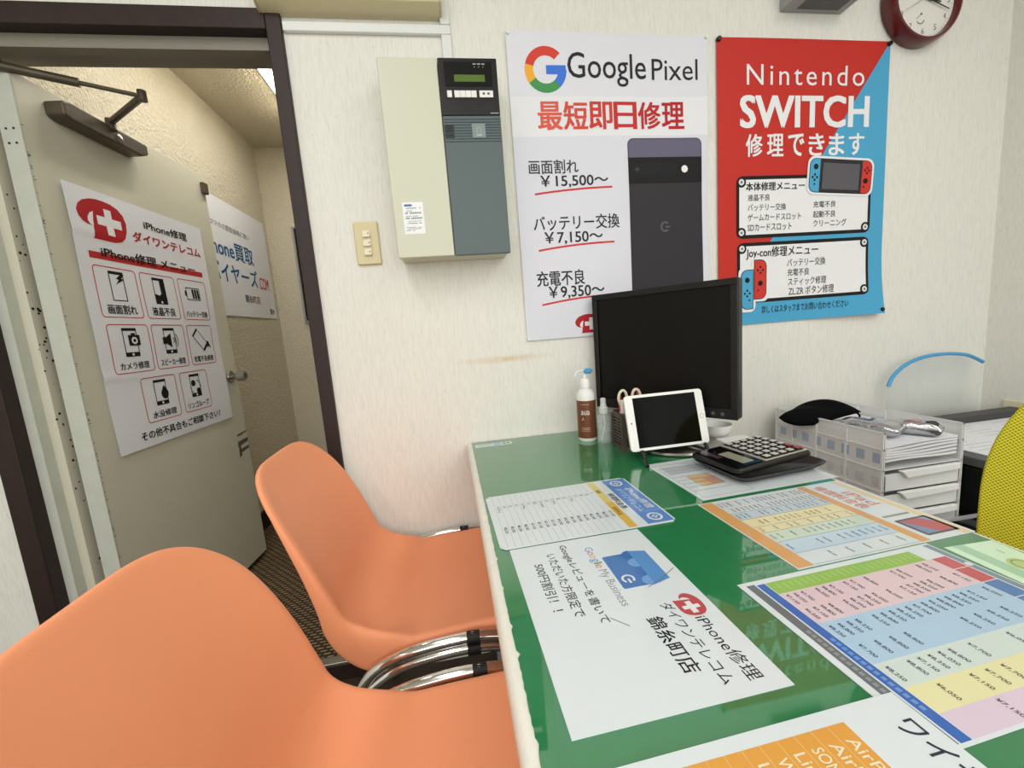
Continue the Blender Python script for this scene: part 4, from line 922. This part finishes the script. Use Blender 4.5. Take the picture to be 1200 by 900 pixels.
for k in range(3):
    z = .004+k*.057
    d = MB().box(-hx+.006, hx-.006, -hy+.002, hy-.01, z, z+.002, M_FROST).box(-hx+.006, hx-.006, -hy, -hy+.0025, z, z+.044, M_FROST).box(-hx+.006, -hx+.008, -hy, hy-.01, z, z+.038, M_FROST).box(hx-.008, hx-.006, -hy, hy-.01, z, z+.038, M_FROST).build('drawer', t)
    MB().prism([(-.078, z+.052), (.105, z+.052), (.105, z+.036), (-.055, z+.031), (-.070, z+.046)], -hy-.010, -hy+.001, M_FROSTR, 'y').build('handle', d, bevel=.002)
    ps = MB()
    for q in range(3): ps.box(-hx+.012+.003*q, hx-.014-.002*q, -hy+.012+.004*q, hy-.02, z+.004+q*.008, z+.011+q*.008, M_PAPER)
    o = ps.build('paper_stack'); tag(o, ('paper stack in the lowest drawer of the unit', 'paper stack in the middle drawer of the unit', 'paper stack in the upper drawer of the unit')[k], 'papers', 'papers in the drawers'); o.location = t.location
# sheets in the open top tray
for k in range(6):
    mb = MB(); zz = .193+k*.0075; a = rng.uniform(-.02, .02)
    nx = 8; vs = []
    for yy in (-hy+.004, hy-.012): vs += [(-hx+.010+(2*hx-.022)*i/nx, yy, zz+.004*math.sin(i*.7+k)*.4+.0012*k*(i/nx)) for i in range(nx+1)]
    vs2 = [(x, y, z+.0055) for x, y, z in vs]
    n = nx+1; f = [(i, i+1, n+i+1, n+i) for i in range(nx)]; K = len(vs)
    fs = [tuple(reversed(q)) for q in f]+[tuple(K+j for j in q) for q in f]+[(i, K+i, K+i+1, i+1) for i in range(nx)]+[(n+i+1, K+n+i+1, K+n+i, n+i) for i in range(nx)]+[(0, n, K+n, K), (nx, K+nx, K+n+nx, n+nx)]
    o = mb.add(vs+vs2, fs, M_PAPER).build('paper_stack'); o.location = t.location
    tag(o, ('white paper bundle at the bottom of the open top tray', 'second white paper bundle up in the top tray', 'third white paper bundle up in the top tray', 'fourth white paper bundle up in the top tray', 'white paper bundle just under the topmost one in the tray', 'topmost white paper bundle in the open tray')[k], 'papers', 'papers in the top tray')
TZ = SZ+.193+6*.0075+.006
# pouch
t = tag(bpy.data.objects.new('cloth_pouch', None), 'black cloth pouch lying on the drawer unit against the wall', 'pouch'); COL.objects.link(t); t.location = (1.090, 1.085, TZ); t.rotation_euler = (0, 0, -.12)
mb = MB(); vs = []; nu, nv = 22, 12
for sgn in (1, -1):
    for j in range(nv+1):
        for i in range(nu+1):
            a, b = -1+2*i/nu, -1+2*j/nv
            e_ = max(0, (1-abs(a)**2.6))**.6*max(0, (1-abs(b)**2.2))**.6
            taper = .55+.45*min(1, (a+1)*1.1)
            x = a*.098; y = b*.060*taper*(1-.1*math.sin(a*3))
            z = .030+.005*a+(.032*e_*(1+.12*math.sin(7*a+3*b)) if sgn > 0 else -.030*e_)-.012*(a < -.3)*(a+.3)*-1+.006*math.sin(3*a)
            vs.append((x, y, max(.001, z)))
n = (nu+1)*(nv+1)
fs = []
for k in (0, n): fs += [(k+j*(nu+1)+i, k+j*(nu+1)+i+1, k+(j+1)*(nu+1)+i+1, k+(j+1)*(nu+1)+i) for j in range(nv) for i in range(nu)]
mb.add(vs, fs, M_FABB); o = mb.build('pouch_body', t, ang=180, subsurf=1)
bm = bmesh.new(); bm.from_mesh(o.data); bmesh.ops.remove_doubles(bm, verts=bm.verts, dist=.0004); bmesh.ops.recalc_face_normals(bm, faces=bm.faces); bm.to_mesh(o.data); bm.free()
MB().tube([(.092, -.01, .034), (.102, -.025, .030), (.098, -.045, .022), (.088, -.05, .012)], .0028, M_FABB, 8, 4).build('drawstring', t)
# silver packets
def packet(lab, x, y, rz, L_, W_, H_, patches):
    t = thing('foil_packet', lab, 'packet', (x, y, TZ+.001), rz, 'foil packets on the drawer unit')
    mb = MB(); vs = []; nu, nv = 18, 10
    for sgn in (1, -1):
        for j in range(nv+1):
            for i in range(nu+1):
                a, b = -1+2*i/nu, -1+2*j/nv
                e_ = max(0, 1-abs(a)**4)**.7*max(0, 1-abs(b)**4)**.6
                vs.append((a*L_, b*W_, H_*.5+(H_*.5*e_*(1+.10*math.sin(9*a+4*b)) if sgn > 0 else -H_*.5*min(1, e_*1.6))+.001*math.sin(11*b+5*a)*(abs(a) > .9)))
    n = (nu+1)*(nv+1); fs = []
    for k in (0, n): fs += [(k+j*(nu+1)+i, k+j*(nu+1)+i+1, k+(j+1)*(nu+1)+i+1, k+(j+1)*(nu+1)+i) for j in range(nv) for i in range(nu)]
    mb.add(vs, fs, M_FOIL); o = mb.build('packet_body', t, ang=180)
    bm = bmesh.new(); bm.from_mesh(o.data); bmesh.ops.remove_doubles(bm, verts=bm.verts, dist=.0003); bmesh.ops.recalc_face_normals(bm, faces=bm.faces); bm.to_mesh(o.data); bm.free()
    mb = MB()
    for (a0, a1, b0, b1, m) in patches:
        f = lambda a, b: (a*L_, b*W_, H_*.5+H_*.5*max(0, 1-abs(a)**4)**.7*max(0, 1-abs(b)**4)**.6*(1+.10*math.sin(9*a+4*b))+.0012)
        g = 6; vs = [f(a0+(a1-a0)*i/g, b0+(b1-b0)*j/g) for j in range(g+1) for i in range(g+1)]
        mb.add(vs, [(j*(g+1)+i, j*(g+1)+i+1, (j+1)*(g+1)+i+1, (j+1)*(g+1)+i) for j in range(g) for i in range(g)], m)
    mb.build('packet_print', t, fix=False)
PP, PK, PD = mat('violet_print', (96, 88, 140), .4), mat('pink_print', (206, 150, 156), .4), mat('black_print', (34, 34, 38), .4)
packet('silver foil packet beside the black pouch on the papers', 1.122, .948, -1.15, .072, .036, .034, ((-.5, .1, -.2, .7, PP), (-.35, .0, .0, .5, M_PAPER)))
packet('silver foil packet with pink and black print at the edge of the papers', 1.204, .890, -1.0, .048, .023, .034, ((-.6, .1, -.5, .6, PK), (.3, .8, -.6, .2, PD), (.2, .7, .4, .8, PD)))
# printer
t = thing('printer', 'black printer with a white sheet on top beside the drawer unit', 'printer', (1.63, .99, SZ))
MB().box(-.29, .29, -.16, .15, 0, .145, M_BLK).build('printer_body', t, bevel=.006)
MB().box(-.295, .295, -.165, .152, .147, .172, M_DKGREY).build('printer_lid', t, bevel=.004)
MB().box(-.29, .29, .10, .15, .174, .196, mat('printer_grey', (64, 64, 66), .5)).build('rear_tray', t, bevel=.004)
MB().box(-.23, .22, -.167, -.160, .045, .075, M_SCREEN).build('output_slot', t)
o = MB().box(-.255, .25, -.14, .10, 0, .002, M_PAPER).build('paper_sheet'); o.location = (1.63, .99, SZ+.1725)
tag(o, 'white printed sheet lying on the black printer', 'paper sheet')
s2 = MB()
for i in range(9):
    for j in range(3): s2.box(-.23+j*.16, -.23+j*.16+rng.uniform(.05, .14), .07-i*.022, .0715-i*.022, .0020, .0022, mat('grey_print', (150, 152, 156), .6))
s2.build('print_lines', o)
# clear shield with a blue band
t = thing('clear_shield', 'clear plastic shield with a blue band arched behind the printer', 'shield', (1.66, 1.185, SZ+.175))
arc = [(-.19, .0, .13), (-.17, 0, .165), (-.12, 0, .20), (-.05, 0, .219), (.04, 0, .222), (.13, 0, .21), (.2, 0, .18)]
MB().tube(arc, .006, M_BLUE, 10, 5).build('blue_band', t)
A = arc; vs = [p for p in A]+[(x*.95, y, .0) for x, y, z in A]; n = len(A)
MB().add(vs, [(i, i+1, n+i+1, n+i) for i in range(n-1)], mat('clear_film', (225, 235, 238), .08, alpha=.14)).build('clear_film', t, solid=.0008)
o = MB().tube([(1.93, 1.135, CZ-.455), (1.91, 1.14, CZ-.45), (1.88, 1.165, CZ-.455), (1.85, 1.185, CZ-.50), (1.84, 1.195, .56), (1.84, 1.195, .46)], .004, M_BLK, 8, 5).build('power_cable')
tag(o, 'black power cable plugged into the outlet on the side wall', 'cable')
# ================================================================ chairs
def shell_mesh():
    prof = [(.262, .402), (.250, .432), (.205, .447), (.12, .449), (.02, .444), (-.07, .440), (-.135, .442), (-.178, .456), (-.208, .490), (-.230, .545), (-.254, .615), (-.283, .69), (-.312, .755), (-.336, .806)]
    # resample with a Catmull-Rom spline
    P = [Vector((x, 0, z)) for x, z in prof]; Q = []
    for i in range(len(P)-1):
        a, b, c, d = P[max(0, i-1)], P[i], P[i+1], P[min(len(P)-1, i+2)]
        for k in range(4):
            t = k/4; Q.append(.5*((2*b)+(c-a)*t+(2*a-5*b+4*c-d)*t*t+(3*b-a-3*c+d)*t**3))
    Q.append(P[-1]); K = len(Q); L = [0]
    for i in range(1, K): L.append(L[-1]+(Q[i]-Q[i-1]).length)
    T = L[-1]
    def at(s):
        s = max(0, min(T-1e-6, s)); i = max(j for j in range(K-1) if L[j] <= s); f = (s-L[i])/(L[i+1]-L[i])
        p = Q[i].lerp(Q[i+1], f); a = Q[max(0, i-1)]; b = Q[min(K-1, i+2)]; t = (b-a).normalized()
        return p, t, Vector((t.z, 0, -t.x))          # normal towards the sitter
    hwp = [(0, .185), (.12, .195), (.45, .200), (.55, .198), (.75, .204), (.9, .206), (1, .203)]
    def hw(f):
        for (a, x), (b, y) in zip(hwp, hwp[1:]):
            if f <= b: q = (f-a)/(b-a); q = q*q*(3-2*q); return x+(y-x)*q
        return hwp[-1][1]
    dishp = lambda f: .016 if f < .4 else (.016+.018*(f-.4)/.15 if f < .55 else .034-.010*(f-.55)/.45)
    roll = [(.0055, -.0012), (.0100, -.0050), (.0125, -.012), (.0130, -.022), (.0125, -.034), (.0115, -.044)]
    NA, NB = 40, 72
    def dom(a, b):              # square grid -> rounded plan of the shell
        r = max(abs(a), abs(b))
        if r < 1e-6: return 0, 0
        x, y = a/r, b/r; p = 4.2 if b > 0 else 9
        k = (abs(x)**p+abs(y)**p)**(-1/p); k = 1+(k-1)*r*r
        return a*k, b*k
    def surf(u, yy):
        f = (yy+1)/2; p, t, n = at(f*T)
        d = dishp(f)*abs(u)**2.6
        if .4 < f < .62: d += .012*math.sin((f-.4)/.22*PI)*abs(u)**3
        return p+Vector((0, u*hw(f), 0))+n*d, t, n, f
    vs = []; dm = []
    for jb in range(NB+1):
        for ia in range(NA+1):
            q = dom(-1+2*ia/NA, -1+2*jb/NB); dm.append(q); vs.append(surf(*q)[0])
    C_ = NA+1
    fs = [(j*C_+i, j*C_+i+1, (j+1)*C_+i+1, (j+1)*C_+i) for j in range(NB) for i in range(NA)]
    loop = list(range(C_))+[j*C_+NA for j in range(1, NB+1)]+[NB*C_+i for i in range(NA-1, -1, -1)]+[j*C_ for j in range(NB-1, 0, -1)]
    n_ = len(loop); prev = loop
    flat = [(dm[i][0]*hw((dm[i][1]+1)/2), (dm[i][1]+1)/2*T) for i in loop]
    for ring, (ro, rn) in enumerate(roll):
        cur = []
        for k, i in enumerate(loop):
            (x0, y0), (x1, y1) = flat[k-2], flat[(k+2) % n_]
            ox, oy = y1-y0, -(x1-x0); l = math.hypot(ox, oy); ox /= l; oy /= l
            q, t, n, f = surf(*dm[i])
            sk = (1+.95*math.exp(-((f-.50)/.12)**2))*(1 if f < .5 else 1-.74*min(1, (f-.5)/.40))
            cur.append(len(vs)); vs.append(q+Vector((0, ox*ro, 0))+t*(oy*ro)+n*(rn*sk))
        fs += [(prev[k], cur[k], cur[(k+1) % n_], prev[(k+1) % n_]) for k in range(n_)]
        prev = cur
    return MB().add(vs, fs, M_ORANGE)
def copy_tree(o, parent=None):
    c = o.copy(); COL.objects.link(c); c.parent = parent
    for ch in [x for x in bpy.data.objects if x.parent == o]: copy_tree(ch, c)
    return c
ch = thing('stacking_chair', 'orange moulded chair nearer the wall, tucked under the desk', 'chair', (-.067, .985, 0), 0, 'orange stacking chairs')
shell_mesh().build('shell', ch, ang=180, subsurf=1, solid=.005, solid_off=-1)
for sy in (-1, 1):
    y = sy*.2275
    prof = [(-.205, .012), (-.198, .18), (-.184, .33), (-.150, .404), (-.09, .436), (.01, .450), (.10, .446), (.17, .415), (.205, .33), (.225, .18), (.235, .012)]
    sf = MB().tube([(x, y, z) for x, z in prof], .0110, M_CHROME, 16, 6).build('side_frame', ch)
    for x in (-.205, .235): MB().cyl((x, y, 0), (x, y, .03), .0145, .0140, M_RUB, 16).build('rubber_foot', sf, bevel=.002)
    MB().tube([(-.150, y, .380), (-.09, y, .412), (.01, y, .4265), (.10, y, .4225), (.165, y, .395)], .0105, M_CHROME, 16, 6).build('frame_rail', sf)
    for z in (.4495, .4255): MB().tube([(.045, y, z), (.058, y, z-.0004), (.071, y, z-.0008)], .0128, M_RUB, 14).build('dark_reflection_sleeve', sf)  # black sleeves standing in for a dark reflection on the chrome tubes
for x in (-.10, .12): MB().cyl((x, -.2275, .405), (x, .2275, .405), .009, .009, M_CHROME, 14).build('cross_bar', ch)
c2 = copy_tree(ch); c2.location = (-.060, .446, 0); c2['label'] = 'orange moulded chair closest to the camera, tucked under the desk'
# yellow mesh office chair
t = thing('office_chair', 'yellow-green mesh office chair on the far side of the desk', 'office chair', (.930, .322, 0), 0)
mb = MB(); vs = []; nu, nv = 18, 22
for sgn in (0, 1):
    for j in range(nv+1):
        for i in range(nu+1):
            a, b = -1+2*i/nu, j/nv
            z = .50+.49*b; wdt = .245*(1-.30*max(0, (b-.45)/.55)**2.2)*(1-.12*(1-b)**2)
            rnd = (1-abs(a)**6*.0)
            top = .06*abs(a)**3*b**2
            vs.append((-.02+.05*a*a*-1+.05*(b-.4)**2+.06*b+(.030 if sgn else 0), a*wdt, z-top))
n = (nu+1)*(nv+1); fs = []
for k in (0, n): fs += [(k+j*(nu+1)+i, k+j*(nu+1)+i+1, k+(j+1)*(nu+1)+i+1, k+(j+1)*(nu+1)+i) for j in range(nv) for i in range(nu)]
rim = list(range(nu+1))+[j*(nu+1)+nu for j in range(1, nv+1)]+[nv*(nu+1)+i for i in range(nu-1, -1, -1)]+[j*(nu+1) for j in range(nv-1, 0, -1)]
fs += [(rim[i], rim[(i+1) % len(rim)], n+rim[(i+1) % len(rim)], n+rim[i]) for i in range(len(rim))]
mb.add(vs, fs, M_YEL); mb.build('backrest', t, bevel=.008, segs=3)
mb = MB(); lofted(mb, [(rrp(.21, .22, .07), .435), (rrp(.225, .235, .075), .455), (rrp(.225, .235, .075), .475), (rrp(.20, .21, .07), .492)], M_FABB); mb.v = [(x-.17, y, z) for x, y, z in mb.v]; mb.build('seat', t)
MB().tube([(-.15, 0, .42), (.02, 0, .41), (.085, 0, .46), (.085, 0, .62)], .02, M_BLK, 10, 4).build('back_support', t)
MB().cyl((-.15, 0, .10), (-.15, 0, .43), .028, .022, M_BLK, 18).build('gas_column', t)
for k in range(5):
    a = 2*PI*k/5+.4; d = Vector((math.cos(a), math.sin(a), 0)); p0 = Vector((-.15, 0, .105))
    lg = MB().tube([p0, p0+d*.12+Vector((0, 0, -.01)), p0+d*.25+Vector((0, 0, -.035))], .018, M_BLK, 10).build('leg', t)
    q = p0+d*.25; pr = Vector((-d.y, d.x, 0))
    MB().cyl(q-pr*.018+Vector((0, 0, -.077)), q+pr*.018+Vector((0, 0, -.077)), .028, .028, M_BLK, 18).build('caster', lg)
